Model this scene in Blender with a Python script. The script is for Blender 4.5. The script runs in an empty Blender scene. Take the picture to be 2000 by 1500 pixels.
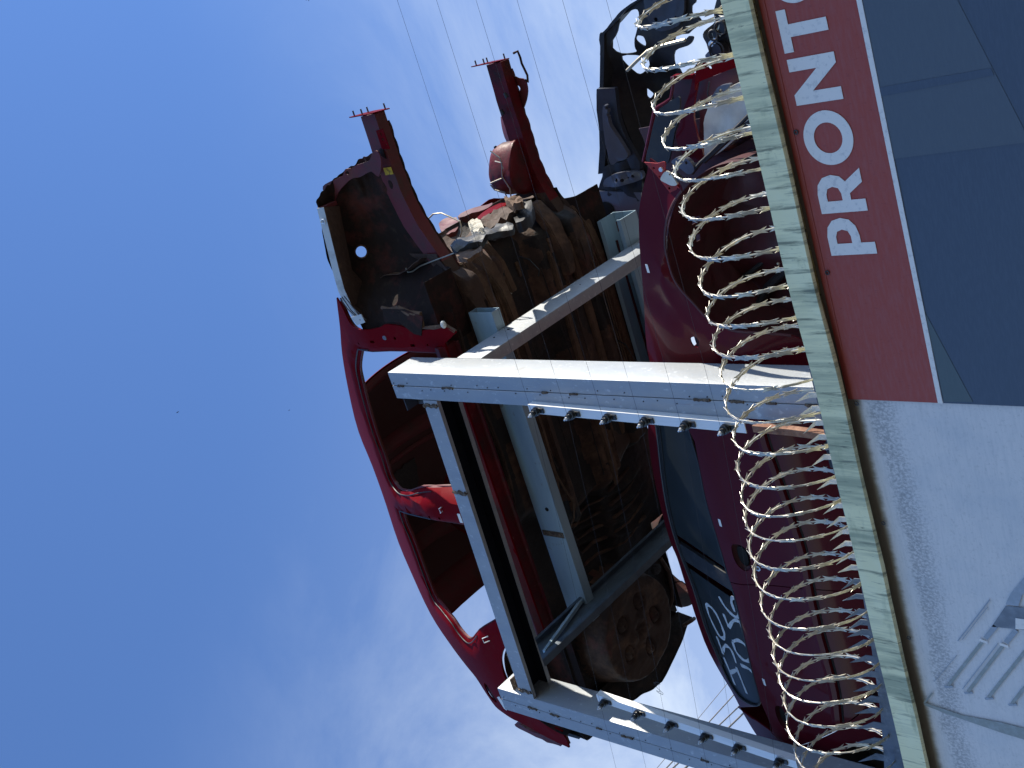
import bpy, bmesh, math, random
from mathutils import Vector, Matrix, noise
from mathutils.geometry import delaunay_2d_cdt
random.seed(7)
C = bpy.context.scene.collection
rad = math.radians

# ---------------------------------------------------------------- camera, sky, sun
# camera axes in the world (rows: photo-upright right, photo-upright down, forward)
R0 = Vector((0.8951605, 0.44479253, 0.02910817))
R1 = Vector((-0.29492917, 0.63998835, -0.70952921))
R2 = Vector((-0.33422218, 0.62655768, 0.70407458))
F = 2346.71
EYE = Vector((0, 0, 1.6))
cam = bpy.data.objects.new('camera', bpy.data.cameras.new('camera'))
C.objects.link(cam)
cam.data.sensor_width = 36
cam.data.lens = F / 2000 * 36
cam.data.clip_start = 0.05
cam.data.clip_end = 5000
M = Matrix((R1, R0, -R2)).transposed().to_4x4()     # the phone is held on its side
M.translation = EYE
cam.matrix_world = M
bpy.context.scene.camera = cam

SUN_EL, SUN_AZ = rad(40), math.atan2(1.0, 0.25)      # azimuth measured from +Y towards +X
sun_dir = Vector((math.cos(SUN_EL)*math.sin(SUN_AZ), math.cos(SUN_EL)*math.cos(SUN_AZ), math.sin(SUN_EL)))
sd = bpy.data.lights.new('sun', 'SUN'); sd.energy = 5.0; sd.angle = rad(0.53); sd.color = (1, .93, .80)
so = bpy.data.objects.new('sun', sd); C.objects.link(so)
so.rotation_euler = sun_dir.to_track_quat('Z', 'Y').to_euler()
so.location = (3, -2, 12)

W = bpy.data.worlds.new('World'); bpy.context.scene.world = W; W.use_nodes = True
nt = W.node_tree; nt.nodes.clear()
def wn(t, **k):
    n = nt.nodes.new(t)
    for a, b in k.items(): setattr(n, a, b)
    return n
wo = wn('ShaderNodeOutputWorld'); bg = wn('ShaderNodeBackground'); sky = wn('ShaderNodeTexSky')
sky.sky_type = 'NISHITA'; sky.sun_disc = False; sky.sun_elevation = SUN_EL; sky.sun_rotation = SUN_AZ
sky.air_density = 1.15; sky.dust_density = 0.1; sky.ozone_density = 2.6; sky.altitude = 0
bg.inputs[1].default_value = 0.12
tc = wn('ShaderNodeTexCoord'); mp = wn('ShaderNodeMapping'); mp.inputs['Scale'].default_value = (1.5, 3.2, 3.2); mp.inputs['Rotation'].default_value = (0.5, 0.2, 0.7)
n1 = wn('ShaderNodeTexNoise'); n1.inputs['Scale'].default_value = 1.6; n1.inputs['Detail'].default_value = 9; n1.inputs['Roughness'].default_value = .62; n1.inputs['Distortion'].default_value = .5
n2 = wn('ShaderNodeTexNoise'); n2.inputs['Scale'].default_value = 1.3; n2.inputs['Detail'].default_value = 3
r1 = wn('ShaderNodeMapRange'); r1.inputs[1].default_value = .46; r1.inputs[2].default_value = .72
sep = wn('ShaderNodeSeparateXYZ')
r2 = wn('ShaderNodeMapRange'); r2.inputs[1].default_value = .86; r2.inputs[2].default_value = .42; r2.interpolation_type = 'SMOOTHSTEP'   # thicker low in the sky
mu = wn('ShaderNodeMath', operation='MULTIPLY'); mu2 = wn('ShaderNodeMath', operation='MULTIPLY_ADD')
ad = wn('ShaderNodeMath', operation='ADD'); ad.use_clamp = True
mx = wn('ShaderNodeMixRGB'); mx.inputs[2].default_value = (4.6, 5.2, 5.9, 1)
L = nt.links.new
L(tc.outputs['Generated'], mp.inputs[0]); L(mp.outputs[0], n1.inputs['Vector']); L(tc.outputs['Generated'], n2.inputs['Vector'])
L(n1.outputs[0], r1.inputs[0]); L(tc.outputs['Generated'], sep.inputs[0]); L(sep.outputs[2], r2.inputs[0])
r3 = wn('ShaderNodeMapRange'); r3.inputs[1].default_value = -.15; r3.inputs[2].default_value = .45; r3.interpolation_type = 'SMOOTHSTEP'      # thin cloud shown north only; unseen south kept clear to cut ambient light
r4 = wn('ShaderNodeMapRange'); r4.inputs[1].default_value = .05; r4.inputs[2].default_value = .32
mk = wn('ShaderNodeMath', operation='MULTIPLY'); mk2 = wn('ShaderNodeMath', operation='MULTIPLY')
L(sep.outputs[1], r3.inputs[0]); L(sep.outputs[2], r4.inputs[0]); L(r3.outputs[0], mk.inputs[0]); L(r4.outputs[0], mk.inputs[1]); L(mk.outputs[0], mk2.inputs[0]); L(r2.outputs[0], mk2.inputs[1])
L(r1.outputs[0], mu.inputs[0]); L(mk2.outputs[0], mu.inputs[1])
L(mk2.outputs[0], mu2.inputs[0]); mu2.inputs[1].default_value = .44; mu2.inputs[2].default_value = .0
L(mu.outputs[0], ad.inputs[0]); L(mu2.outputs[0], ad.inputs[1])
hs = wn('ShaderNodeMixRGB', blend_type='MULTIPLY'); hs.inputs[0].default_value = 1; hs.inputs[2].default_value = (.72, .90, 1.20, 1); L(sky.outputs[0], hs.inputs[1])
L(ad.outputs[0], mx.inputs[0]); L(hs.outputs[0], mx.inputs[1]); L(mx.outputs[0], bg.inputs[0]); L(bg.outputs[0], wo.inputs[0])

vs = bpy.context.scene.view_settings
vs.view_transform = 'Standard'; vs.look = 'None'; vs.gamma = 1; vs.exposure = 0.7

# ---------------------------------------------------------------- measuring helpers
def ray(x, y):
    return R0*(1500 - y - 750) + R1*(x - 1000.0) + R2*F
def on_y(x, y, Y): d = ray(x, y); return EYE + d*(Y/d.y)
def on_x(x, y, X): d = ray(x, y); return EYE + d*(X/d.x)
def on_z(x, y, Z): d = ray(x, y); return EYE + d*((Z - 1.6)/d.z)
def on_side(x, y, yf):
    p = on_y(x, y, 3.8)
    for _ in range(25): p = on_y(x, y, yf(p.z))
    return p
def side2(pts, yf):
    o = []
    for q in pts:
        p = on_side(q[0], q[1], yf); o.append((p.x, p.z) + tuple(q[2:]))
    return o

# ---------------------------------------------------------------- materials
MATS = {}
def material(name, base, rough=.6, metal=0.0, coat=0.0, layers=(), bump=0.0, bump_scale=40, spec=.5, coord='Object'):
    """layers: (colour, noise scale (xyz or float), low, high, detail, amount)"""
    m = bpy.data.materials.new(name); m.use_nodes = True; t = m.node_tree
    b = t.nodes['Principled BSDF']; l = t.links.new
    b.inputs['Roughness'].default_value = rough; b.inputs['Metallic'].default_value = metal
    b.inputs['Coat Weight'].default_value = coat; b.inputs['Coat Roughness'].default_value = .06
    b.inputs['Specular IOR Level'].default_value = spec
    tcn = t.nodes.new('ShaderNodeTexCoord'); src = tcn.outputs[coord]
    last = None; fac = None
    for i, (col, sc, lo, hi, det, amt) in enumerate(layers):
        mpn = t.nodes.new('ShaderNodeMapping'); l(src, mpn.inputs[0])
        s = (sc, sc, sc) if not isinstance(sc, tuple) else sc
        mpn.inputs['Scale'].default_value = s; mpn.inputs['Location'].default_value = (i*3.7 + len(name), i*1.3, i*2.1)
        nz = t.nodes.new('ShaderNodeTexNoise'); nz.inputs['Scale'].default_value = 1; nz.inputs['Detail'].default_value = det; nz.inputs['Roughness'].default_value = .65
        l(mpn.outputs[0], nz.inputs['Vector'])
        mr = t.nodes.new('ShaderNodeMapRange'); mr.inputs[1].default_value = lo; mr.inputs[2].default_value = hi; mr.inputs[4].default_value = amt
        l(nz.outputs[0], mr.inputs[0])
        mxn = t.nodes.new('ShaderNodeMixRGB'); mxn.inputs[2].default_value = (*col, 1)
        if last is None: mxn.inputs[1].default_value = (*base, 1)
        else: l(last, mxn.inputs[1])
        l(mr.outputs[0], mxn.inputs[0]); last = mxn.outputs[0]
        fac = mr.outputs[0]
        if i == 0 and coat:                          # dirt dulls the lacquer
            cm = t.nodes.new('ShaderNodeMath'); cm.operation = 'MULTIPLY_ADD'; l(fac, cm.inputs[0]); cm.inputs[1].default_value = -coat; cm.inputs[2].default_value = coat; cm.use_clamp = True
            l(cm.outputs[0], b.inputs['Coat Weight'])
    if last is None: b.inputs['Base Color'].default_value = (*base, 1)
    else: l(last, b.inputs['Base Color'])
    if bump:
        nz = t.nodes.new('ShaderNodeTexNoise'); nz.inputs['Scale'].default_value = bump_scale; nz.inputs['Detail'].default_value = 5
        l(src, nz.inputs['Vector'])
        bp = t.nodes.new('ShaderNodeBump'); bp.inputs['Strength'].default_value = bump; bp.inputs['Distance'].default_value = .01
        l(nz.outputs[0], bp.inputs['Height']); l(bp.outputs[0], b.inputs['Normal'])
    MATS[name] = m
    return m
m_red = material('red_paint', (.135, .003, .006), .45, 0, 0, [((.10, .03, .025), 9, .55, .8, 6, .6), ((.05, .02, .015), 30, .62, .8, 5, .7)], .06, 25, spec=.02)
m_redsill = material('scraped_red_sill', (.085, .006, .010), .5, 0, .1, [((.045, .018, .014), 7, .42, .62, 8, .85), ((.22, .012, .016), 3, .55, .7, 5, .8), ((.20, .10, .07), 26, .64, .75, 6, .7)], .3, 30, spec=.2)
m_dirtyred = material('grimy_red_paint', (.11, .004, .007), .5, 0, .1, [((.035, .016, .013), 8, .46, .68, 8, .9), ((.20, .03, .03), 3, .55, .75, 6, .6), ((.10, .06, .04), 30, .62, .75, 6, .6)], .25, 30, spec=.2)
m_redflange = material('bare_red_flange', (.30, .03, .03), .5, 0, .1, [((.12, .05, .04), 20, .5, .7, 7, .8)], .2, 40, spec=.2)
m_redin = material('dull_red_primer', (.11, .008, .012), .6, 0, .1, [((.05, .025, .018), 7, .45, .7, 7, .8)], .15, 30)
m_roofin = material('bare_roof_inside', (.055, .013, .012), .75, 0, 0, [((.05, .02, .018), 5, .45, .7, 6, .7)], .1, 30)
m_headliner = material('headliner_felt', (.035, .03, .03), .95, 0, 0, [((.09, .08, .075), 90, .55, .75, 2, .6)], .5, 120)
m_rust = material('rusty_underseal', (.055, .028, .018), .8, 0, 0, [((.19, .105, .06), 5, .50, .72, 8, .85), ((.03, .017, .013), 9, .5, .72, 8, .8), ((.20, .05, .04), 3, .62, .75, 4, .6)], .6, 35)
m_underseal_shade = material('black_underseal', (.014, .010, .009), .75, 0, 0, [((.06, .034, .022), 7, .5, .75, 8, .8), ((.12, .07, .04), 24, .62, .8, 6, .6)], .6, 40)  # underseal black that also carries painted shade in the floor recesses
m_mud = material('dried_mud_underseal', (.13, .074, .043), .9, 0, 0, [((.055, .03, .02), 10, .4, .7, 8, .9), ((.26, .18, .10), 22, .55, .8, 6, .6)], .7, 45)
m_well = material('grimy_wheel_arch', (.020, .012, .010), .85, 0, 0, [((.11, .028, .022), 5, .50, .70, 8, .8), ((.065, .045, .03), 14, .57, .75, 8, .6)], .4, 30, spec=.2)
m_maroon = material('maroon_paint', (.075, .004, .009), .3, 0, .22, [((.10, .025, .03), 4, .52, .85, 7, .3), ((.04, .008, .013), 18, .6, .8, 5, .4)], .02, 14, spec=.05)
m_maroonin = material('dull_maroon_inside', (.060, .008, .013), .55, 0, .1, [((.03, .012, .011), 8, .45, .7, 6, .8)], .2, 30)
m_glass = material('tinted_side_glass', (.017, .022, .024), .3, 0, 0, [((.045, .05, .052), 6, .45, .9, 7, .4)], .0, 30, spec=.14)
m_black = material('black_rubber_trim', (.012, .012, .013), .5, 0, 0, [((.04, .04, .038), 12, .5, .75, 5, .6)], .1, 60)
m_slate = material('slate_grey_paint', (.10, .105, .135), .4, 0, .5, [((.05, .05, .06), 8, .5, .75, 6, .5)], .03, 20)
m_darkblue = material('dark_blue_grey_paint', (.035, .038, .052), .45, 0, .3, [((.02, .02, .022), 8, .5, .75, 6, .6), ((.09, .085, .08), 20, .62, .8, 5, .5)], .05, 20)
m_darkshell = material('dark_sooty_metal', (.022, .022, .026), .55, .2, 0, [((.055, .05, .045), 8, .5, .75, 7, .7), ((.05, .03, .02), 18, .62, .78, 5, .7)], .25, 35)
m_galv = material('galvanised_steel', (.35, .37, .39), .5, .25, 0, [((.30, .33, .37), (14, 14, 4), .42, .62, 6, .7), ((.55, .58, .60), (40, 40, 25), .60, .70, 3, .6), ((.25, .22, .18), 7, .66, .76, 6, .6), ((.22, .15, .10), (46, 46, 2.2), .63, .76, 7, .55), ((.16, .17, .18), (3, 3, 1.2), .52, .75, 8, .35)], .10, 60)
m_armblue = material('dark_blue_grey_steel', (.075, .105, .14), .5, .1, 0, [((.035, .05, .07), 8, .45, .68, 6, .7), ((.20, .24, .28), (30, 4, 30), .62, .75, 5, .6)], .1, 50)
m_navy = material('dark_navy_primer', (.009, .011, .018), .8, 0, 0, [((.025, .025, .028), 9, .55, .75, 6, .6)], .1, 40, spec=.1)  # near-black colour that stands in for shade inside the front beam
m_darkgalv = material('dark_weathered_galvanised', (.11, .14, .19), .6, .2, 0, [((.05, .065, .09), 12, .45, .65, 7, .8), ((.22, .26, .31), 24, .58, .72, 5, .7)], .1, 60)  # dark tone also stands in for shade on the left-hand spikes
m_galvblue = material('painted_blue_grey_steel', (.30, .42, .50), .5, .15, 0, [((.22, .32, .40), (2, 10, 10), .42, .65, 6, .7), ((.16, .12, .09), 16, .64, .72, 6, .8)], .08, 50)  # galvanised steel with the bluish tint of shade put into its colour
m_weld = material('burnt_weld', (.085, .06, .045), .8, .2, 0, [((.25, .19, .13), 60, .45, .65, 4, .8)], .9, 130)
m_alu = material('aluminium_flat_bar', (.78, .78, .77), .4, .3, 0, [((.60, .60, .60), (60, 60, 3), .5, .7, 4, .5)], .04, 60)
m_rustbar = material('rusted_angle_iron', (.20, .095, .06), .85, .1, 0, [((.38, .22, .15), 20, .45, .7, 6, .8), ((.06, .03, .02), 14, .6, .75, 5, .8)], .4, 60)
m_ins = material('black_plastic', (.012, .012, .013), .3, 0, 0, [((.05, .05, .05), 60, .5, .7, 3, .4)], .05, 90)
m_bolt = material('bright_bolt_steel', (.75, .75, .73), .3, .7, 0)
m_razor = material('razor_tape_steel', (.54, .51, .44), .36, .5, 0, [((.30, .28, .24), 25, .45, .7, 4, .6)])
m_wire = material('dark_thin_wire', (.08, .08, .085), .5, .6, 0)
m_fwire = material('dull_fence_wire', (.05, .05, .055), .6, .3, 0)
m_cable = material('grey_cable_sheath', (.16, .15, .15), .7, 0, 0)
m_white = material('grey_white_primer', (.50, .53, .54), .55, 0, .1, [((.22, .20, .18), 10, .52, .75, 7, .8)], .1, 40)
m_plastic = material('yellowed_white_plastic', (.58, .57, .52), .5, 0, 0, [((.34, .32, .27), 9, .45, .72, 6, .7)], .06, 30)
m_label = material('paper_label', (.75, .75, .73), .7)
m_yellow = material('yellow_sticker', (.50, .36, .02), .6, 0, 0, [((.12, .08, .02), 60, .5, .6, 3, .8)])
m_chalk = material('white_marker_paint', (.50, .52, .53), .8, 0, 0, [((.20, .22, .23), 70, .45, .7, 4, .6)])
m_cloth = material('grey_insulation_rag', (.50, .47, .40), .95, 0, 0, [((.20, .17, .13), 40, .45, .65, 6, .8)], .8, 90)
m_tube = material('brake_pipe_metal', (.42, .38, .30), .4, .6, 0)
m_bird = material('dark_feathers', (.03, .03, .035), .8)
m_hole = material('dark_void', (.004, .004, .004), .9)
m_gravel = material('dark_asphalt_ground', (.055, .053, .050), .9, 0, 0, [((.04, .038, .036), .6, .4, .7, 8, .8), ((.07, .068, .063), 9, .5, .7, 6, .5)], .3, 12, coord='Object')
m_cap = material('pale_green_flashing', (.86, .82, .50), .55, 0, 0, [((.88, .88, .60), (3, 3, 5), .5, .7, 3, .6), ((.34, .37, .24), (13, 3, .9), .46, .62, 8, .85), ((.11, .13, .09), (42, 5, 3.5), .54, .64, 7, .75), ((.08, .09, .07), (90, 8, 16), .62, .72, 6, .7), ((.30, .34, .20), (5, 5, 14), .58, .75, 6, .6)], .15, 40)
m_corr = material('zinc_sheet', (.56, .38, .34), .5, .1, 0, [((.42, .36, .33), (4, 4, 1), .5, .7, 6, .6)], .05, 40)
m_bred = material('faded_red_vinyl', (.37, .062, .044), .55, 0, 0, [((.36, .105, .098), (14, 14, 90), .44, .66, 6, .5), ((.44, .24, .21), (1.4, 1.4, 2.6), .62, .80, 5, .7), ((.20, .028, .03), (160, 160, 60), .6, .75, 3, .5)], .04, 200)
m_bblue = material('dark_blue_vinyl', (.062, .085, .125), .5, 0, 0, [((.074, .10, .145), (30, 30, 260), .45, .62, 4, .7), ((.15, .19, .25), (10, 10, 300), .70, .78, 5, .45)], .04, 220)
m_bblue2 = material('blue_grey_vinyl', (.085, .108, .138), .5, 0, 0, [((.095, .12, .15), (30, 30, 260), .45, .62, 4, .6), ((.19, .23, .28), (10, 10, 300), .70, .78, 5, .45)], .04, 220)
m_bgreen = material('grey_green_vinyl', (.085, .115, .125), .5, 0, 0, [((.10, .13, .14), (30, 30, 260), .45, .62, 4, .6)])
m_bgrey = material('weathered_grey_vinyl', (.74, .70, .68), .6, 0, 0, [((.63, .61, .60), (12, 12, 120), .45, .65, 6, .6), ((.36, .35, .34), (95, 95, 110), .54, .70, 8, .35), ((.50, .53, .57), (3, 3, 2), .5, .7, 4, .5)], .04, 200)
def stain(m):
    t = m.node_tree; l = t.links.new; b = t.nodes['Principled BSDF']
    src = b.inputs['Base Color'].links[0].from_socket
    g = t.nodes.new('ShaderNodeTexCoord'); sx = t.nodes.new('ShaderNodeSeparateXYZ'); l(g.outputs['Object'], sx.inputs[0])
    def nz(sc, det):
        mp_ = t.nodes.new('ShaderNodeMapping'); mp_.inputs['Scale'].default_value = sc; l(g.outputs['Object'], mp_.inputs[0])
        n = t.nodes.new('ShaderNodeTexNoise'); n.inputs['Scale'].default_value = 1; n.inputs['Detail'].default_value = det; n.inputs['Roughness'].default_value = .7; l(mp_.outputs[0], n.inputs['Vector']); return n.outputs[0]
    def mth(op, a, bb, c=None, clamp=False):
        n = t.nodes.new('ShaderNodeMath'); n.operation = op; n.use_clamp = clamp
        for i, v in enumerate((a, bb, c)):
            if v is None: continue
            if hasattr(v, 'is_linked'): l(v, n.inputs[i])
            else: n.inputs[i].default_value = v
        return n.outputs[0]
    def rng(v, a, bb):
        n = t.nodes.new('ShaderNodeMapRange'); n.interpolation_type = 'SMOOTHSTEP'; l(v, n.inputs[0]); n.inputs[1].default_value = a; n.inputs[2].default_value = bb; return n.outputs[0]
    z = mth('MULTIPLY_ADD', nz((1.6, 1, 1), 4), .14, sx.outputs[2])        # wavering height
    z = mth('ADD', z, -.07)
    band = mth('MULTIPLY', rng(z, 3.36, 3.465), rng(z, 3.535, 3.495))
    sp = rng(mth('ADD', nz((120, 120, 90), 9), mth('MULTIPLY', band, .12)), .50, .72)
    k1 = mth('MULTIPLY', mth('MULTIPLY', band, sp), .50, clamp=True)
    k2 = mth('MULTIPLY', rng(mth('ADD', sx.outputs[2], mth('MULTIPLY', nz((40, 40, 12), 6), .03)), 3.555, 3.582), .85, clamp=True)
    m1 = t.nodes.new('ShaderNodeMixRGB'); l(k1, m1.inputs[0]); l(src, m1.inputs[1]); m1.inputs[2].default_value = (.10, .105, .115, 1)
    m2 = t.nodes.new('ShaderNodeMixRGB'); l(k2, m2.inputs[0]); l(m1.outputs[0], m2.inputs[1]); m2.inputs[2].default_value = (.17, .135, .09, 1)
    l(m2.outputs[0], b.inputs['Base Color'])
stain(m_bgrey)
m_bwhite = material('white_vinyl_print', (.84, .79, .74), .6, 0, 0, [((.58, .56, .55), (55, 55, 55), .54, .66, 6, .7)], .03, 200)
m_bmould = material('mould_stained_vinyl', (.17, .18, .19), .7, 0, 0, [((.40, .43, .48), (55, 55, 60), .44, .58, 8, .9)], .05, 200)
m_brown = material('brown_rain_stain', (.16, .13, .095), .8, 0, 0, [((.30, .27, .22), (30, 30, 8), .45, .65, 6, .8)], .05, 100)
m_print = material('grey_printed_ink', (.33, .37, .42), .6, 0, 0, [((.42, .46, .53), (60, 60, 60), .45, .65, 5, .6)])
m_printdk = material('dark_grey_printed_ink', (.17, .19, .225), .6, 0, 0, [((.26, .29, .33), (20, 20, 20), .45, .65, 5, .8)])
m_printol = material('olive_printed_ink', (.30, .32, .30), .6, 0, 0, [((.40, .43, .45), (60, 60, 60), .45, .65, 5, .6)])

# ---------------------------------------------------------------- mesh helpers
def obj(name, bm, mat, parent=None, smooth=35, mats=None):
    me = bpy.data.meshes.new(name)
    bmesh.ops.recalc_face_normals(bm, faces=bm.faces[:])
    bm.to_mesh(me); bm.free()
    for mm in (mats or [mat]): me.materials.append(mm)
    if smooth:
        me.shade_smooth(); me.set_sharp_from_angle(angle=rad(smooth))
    o = bpy.data.objects.new(name, me); C.objects.link(o)
    if parent:
        o.parent = parent
        def world(p):
            return (world(p.parent) @ p.matrix_parent_inverse if p.parent else Matrix.Identity(4)) @ p.matrix_basis
        o.matrix_parent_inverse = world(parent).inverted()
    return o
def thing(name, label, cat, loc=(0, 0, 0), group=None):
    o = bpy.data.objects.new(name, None); C.objects.link(o); o.location = loc
    o.empty_display_size = .2
    tag(o, label, cat, group); return o
def tag(o, label=None, cat=None, group=None, kind=None):
    if label: o['label'] = label
    if cat: o['category'] = cat
    if group: o['group'] = group
    if kind: o['kind'] = kind
    return o
def box(bm, x0, x1, y0, y1, z0, z1, bev=0.0):
    r = bmesh.ops.create_cube(bm, size=1)
    vv = r['verts']
    for v in vv:
        v.co = Vector((x0 + (v.co.x + .5)*(x1 - x0), y0 + (v.co.y + .5)*(y1 - y0), z0 + (v.co.z + .5)*(z1 - z0)))
    if bev:
        es = list({e for v in vv for e in v.link_edges})
        bmesh.ops.bevel(bm, geom=es, offset=bev, segments=2, affect='EDGES', profile=.6)
def frame_at(p, q, upv=None):
    d = (q - p).normalized()
    u = upv or (Vector((0, 0, 1)) if abs(d.z) < .95 else Vector((1, 0, 0)))
    s = d.cross(u).normalized(); n = s.cross(d).normalized()
    return d, s, n
def tube(bm, pts, r, seg=6, cap=True, closed=False):
    pts = [Vector(p) for p in pts]; n = len(pts)
    rings = []; prev = None
    for i, p in enumerate(pts):
        a = pts[(i - 1) % n] if (closed or i > 0) else p
        b = pts[(i + 1) % n] if (closed or i < n - 1) else p
        d = (b - a).normalized()
        if prev is None:
            s = d.cross(Vector((.13, .27, .95))).normalized()
        else:
            s = (prev - d*prev.dot(d)).normalized()
        prev = s; t = d.cross(s)
        rr = r[i] if isinstance(r, (list, tuple)) else r
        rings.append([bm.verts.new(p + (s*math.cos(2*math.pi*k/seg) + t*math.sin(2*math.pi*k/seg))*rr) for k in range(seg)])
    m = n if closed else n - 1
    for i in range(m):
        A, B = rings[i], rings[(i + 1) % n]
        for k in range(seg): bm.faces.new((A[k], A[(k+1) % seg], B[(k+1) % seg], B[k]))
    if cap and not closed:
        bm.faces.new(rings[0][::-1]); bm.faces.new(rings[-1])
def sweep(bm, sections, cap=True):
    """sections: lists of equal numbers of points -> closed loft"""
    rings = [[bm.verts.new(p) for p in s] for s in sections]
    n = len(rings[0])
    for A, B in zip(rings, rings[1:]):
        for k in range(n): bm.faces.new((A[k], A[(k+1) % n], B[(k+1) % n], B[k]))
    if cap: bm.faces.new(rings[0][::-1]); bm.faces.new(rings[-1])
def gridmesh(bm, nu, nv, fn, skip=None):
    V = [[bm.verts.new(fn(i/nu, j/nv)) for j in range(nv + 1)] for i in range(nu + 1)]
    for i in range(nu):
        for j in range(nv):
            if skip and skip((i + .5)/nu, (j + .5)/nv): continue
            bm.faces.new((V[i][j], V[i+1][j], V[i+1][j+1], V[i][j+1]))
    return V
def thicken(bm, off):
    """give an open sheet a thickness by a constant offset vector or function of point"""
    geom = bm.faces[:]
    r = bmesh.ops.extrude_face_region(bm, geom=geom, use_keep_orig=True)
    for v in r['geom']:
        if isinstance(v, bmesh.types.BMVert):
            v.co += off(v.co) if callable(off) else off
def smooth_poly(pts, sub=5, closed=True):
    """Catmull-Rom through points; a third entry 1 marks a corner"""
    n = len(pts); out = []
    P = [Vector((p[0], p[1])) for p in pts]; S = [len(p) > 2 and p[2] == 1 for p in pts]
    rng = n if closed else n - 1
    for i in range(rng):
        p1, p2 = P[i], P[(i+1) % n]
        p0 = p1 if S[i] or (not closed and i == 0) else P[(i-1) % n]
        p3 = p2 if S[(i+1) % n] or (not closed and i + 2 >= n) else P[(i+2) % n]
        for k in range(sub):
            t = k/sub
            out.append(.5*((2*p1) + (p2 - p0)*t + (2*p0 - 5*p1 + 4*p2 - p3)*t*t + (3*p1 - p0 - 3*p2 + p3)*t**3))
    if not closed: out.append(P[-1])
    return out
def inside(p, poly):
    c = False; n = len(poly); j = n - 1
    for i in range(n):
        a, b = poly[i], poly[j]
        if (a[1] > p[1]) != (b[1] > p[1]) and p[0] < (b[0]-a[0])*(p[1]-a[1])/(b[1]-a[1]) + a[0]: c = not c
        j = i
    return c
def near_edge(p, poly, d):
    n = len(poly); p = Vector(p[:2])
    for i in range(n):
        a, b = Vector(poly[i][:2]), Vector(poly[(i+1) % n][:2]); ab = b - a
        t = max(0, min(1, (p - a).dot(ab)/max(ab.length_squared, 1e-12)))
        if (a + ab*t - p).length < d: return True
    return False
def circle2(cx, cz, r, n=20, sx=1): return [(cx + sx*r*math.cos(2*math.pi*k/n), cz + r*math.sin(2*math.pi*k/n)) for k in range(n)]
def panel(bm, outline, holes, fn, back, grid=.07):
    """sheet-metal panel: 2-D outline with holes, mapped to 3-D by fn(a, b); back = offset vector of the rear skin"""
    loops = [[Vector((p[0], p[1])) for p in outline]] + [[Vector((p[0], p[1])) for p in h] for h in holes]
    vs_, es_ = [], []
    for lp in loops:
        s = len(vs_); vs_ += lp
        es_ += [(s + i, s + (i+1) % len(lp)) for i in range(len(lp))]
    xs = [p[0] for p in loops[0]]; zs = [p[1] for p in loops[0]]
    x = min(xs) + grid*.5; row = 0
    while x < max(xs):
        z = min(zs) + grid*(.5 if row % 2 else .25)
        while z < max(zs):
            q = (x, z)
            if inside(q, loops[0]) and not any(inside(q, h) for h in loops[1:]) and not any(near_edge(q, h, grid*.45) for h in loops): vs_.append(Vector(q))
            z += grid
        x += grid; row += 1
    ov, oe, of, *_ = delaunay_2d_cdt(vs_, es_, [], 0, 1e-6)
    fv = [bm.verts.new(fn(v.x, v.y)) for v in ov]
    bk = [bm.verts.new(fn(v.x, v.y) + (back(v.x, v.y) if callable(back) else back)) for v in ov]
    cnt = {}
    for f in of:
        c = (sum(ov[i].x for i in f)/len(f), sum(ov[i].y for i in f)/len(f))
        if not inside(c, loops[0]) or any(inside(c, h) for h in loops[1:]): continue
        try:
            bm.faces.new([fv[i] for i in f]); bm.faces.new([bk[i] for i in reversed(f)])
        except ValueError: continue
        for a, b in zip(f, list(f[1:]) + [f[0]]):
            k = (min(a, b), max(a, b)); cnt.setdefault(k, []).append((a, b))
    for k, l in cnt.items():
        if len(l) == 1:
            a, b = l[0]
            try: bm.faces.new((fv[b], fv[a], bk[a], bk[b]))
            except ValueError: pass
    bmesh.ops.delete(bm, geom=[v for v in bm.verts if not v.link_faces], context='VERTS')
def inset(poly, d):
    n = len(poly); out = []
    area = sum(poly[i][0]*poly[(i+1) % n][1] - poly[(i+1) % n][0]*poly[i][1] for i in range(n))
    s = 1 if area > 0 else -1
    for i in range(n):
        a, b, c = Vector(poly[i-1][:2]), Vector(poly[i][:2]), Vector(poly[(i+1) % n][:2])
        t = (c - a)
        if t.length < 1e-9: out.append(tuple(b)); continue
        t.normalize(); out.append((b.x - s*t.y*d, b.y + s*t.x*d))
    return out
def new(): return bmesh.new()
def sm(a, b, x):
    t = max(0, min(1, (x - a)/(b - a))); return t*t*(3 - 2*t)
def lin(tab, x):
    """piecewise linear table of (x, y), x ascending"""
    if x <= tab[0][0]: return tab[0][1]
    for (a, p), (b, q) in zip(tab, tab[1:]):
        if x <= b: return p + (q - p)*(x - a)/(b - a)
    return tab[-1][1]

# ---------------------------------------------------------------- ground
bm = new(); gridmesh(bm, 20, 20, lambda u, v: Vector((-1500 + 3000*u, -1500 + 3000*v, 0)))
tag(obj('ground', bm, m_gravel, smooth=0), kind='structure')

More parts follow.
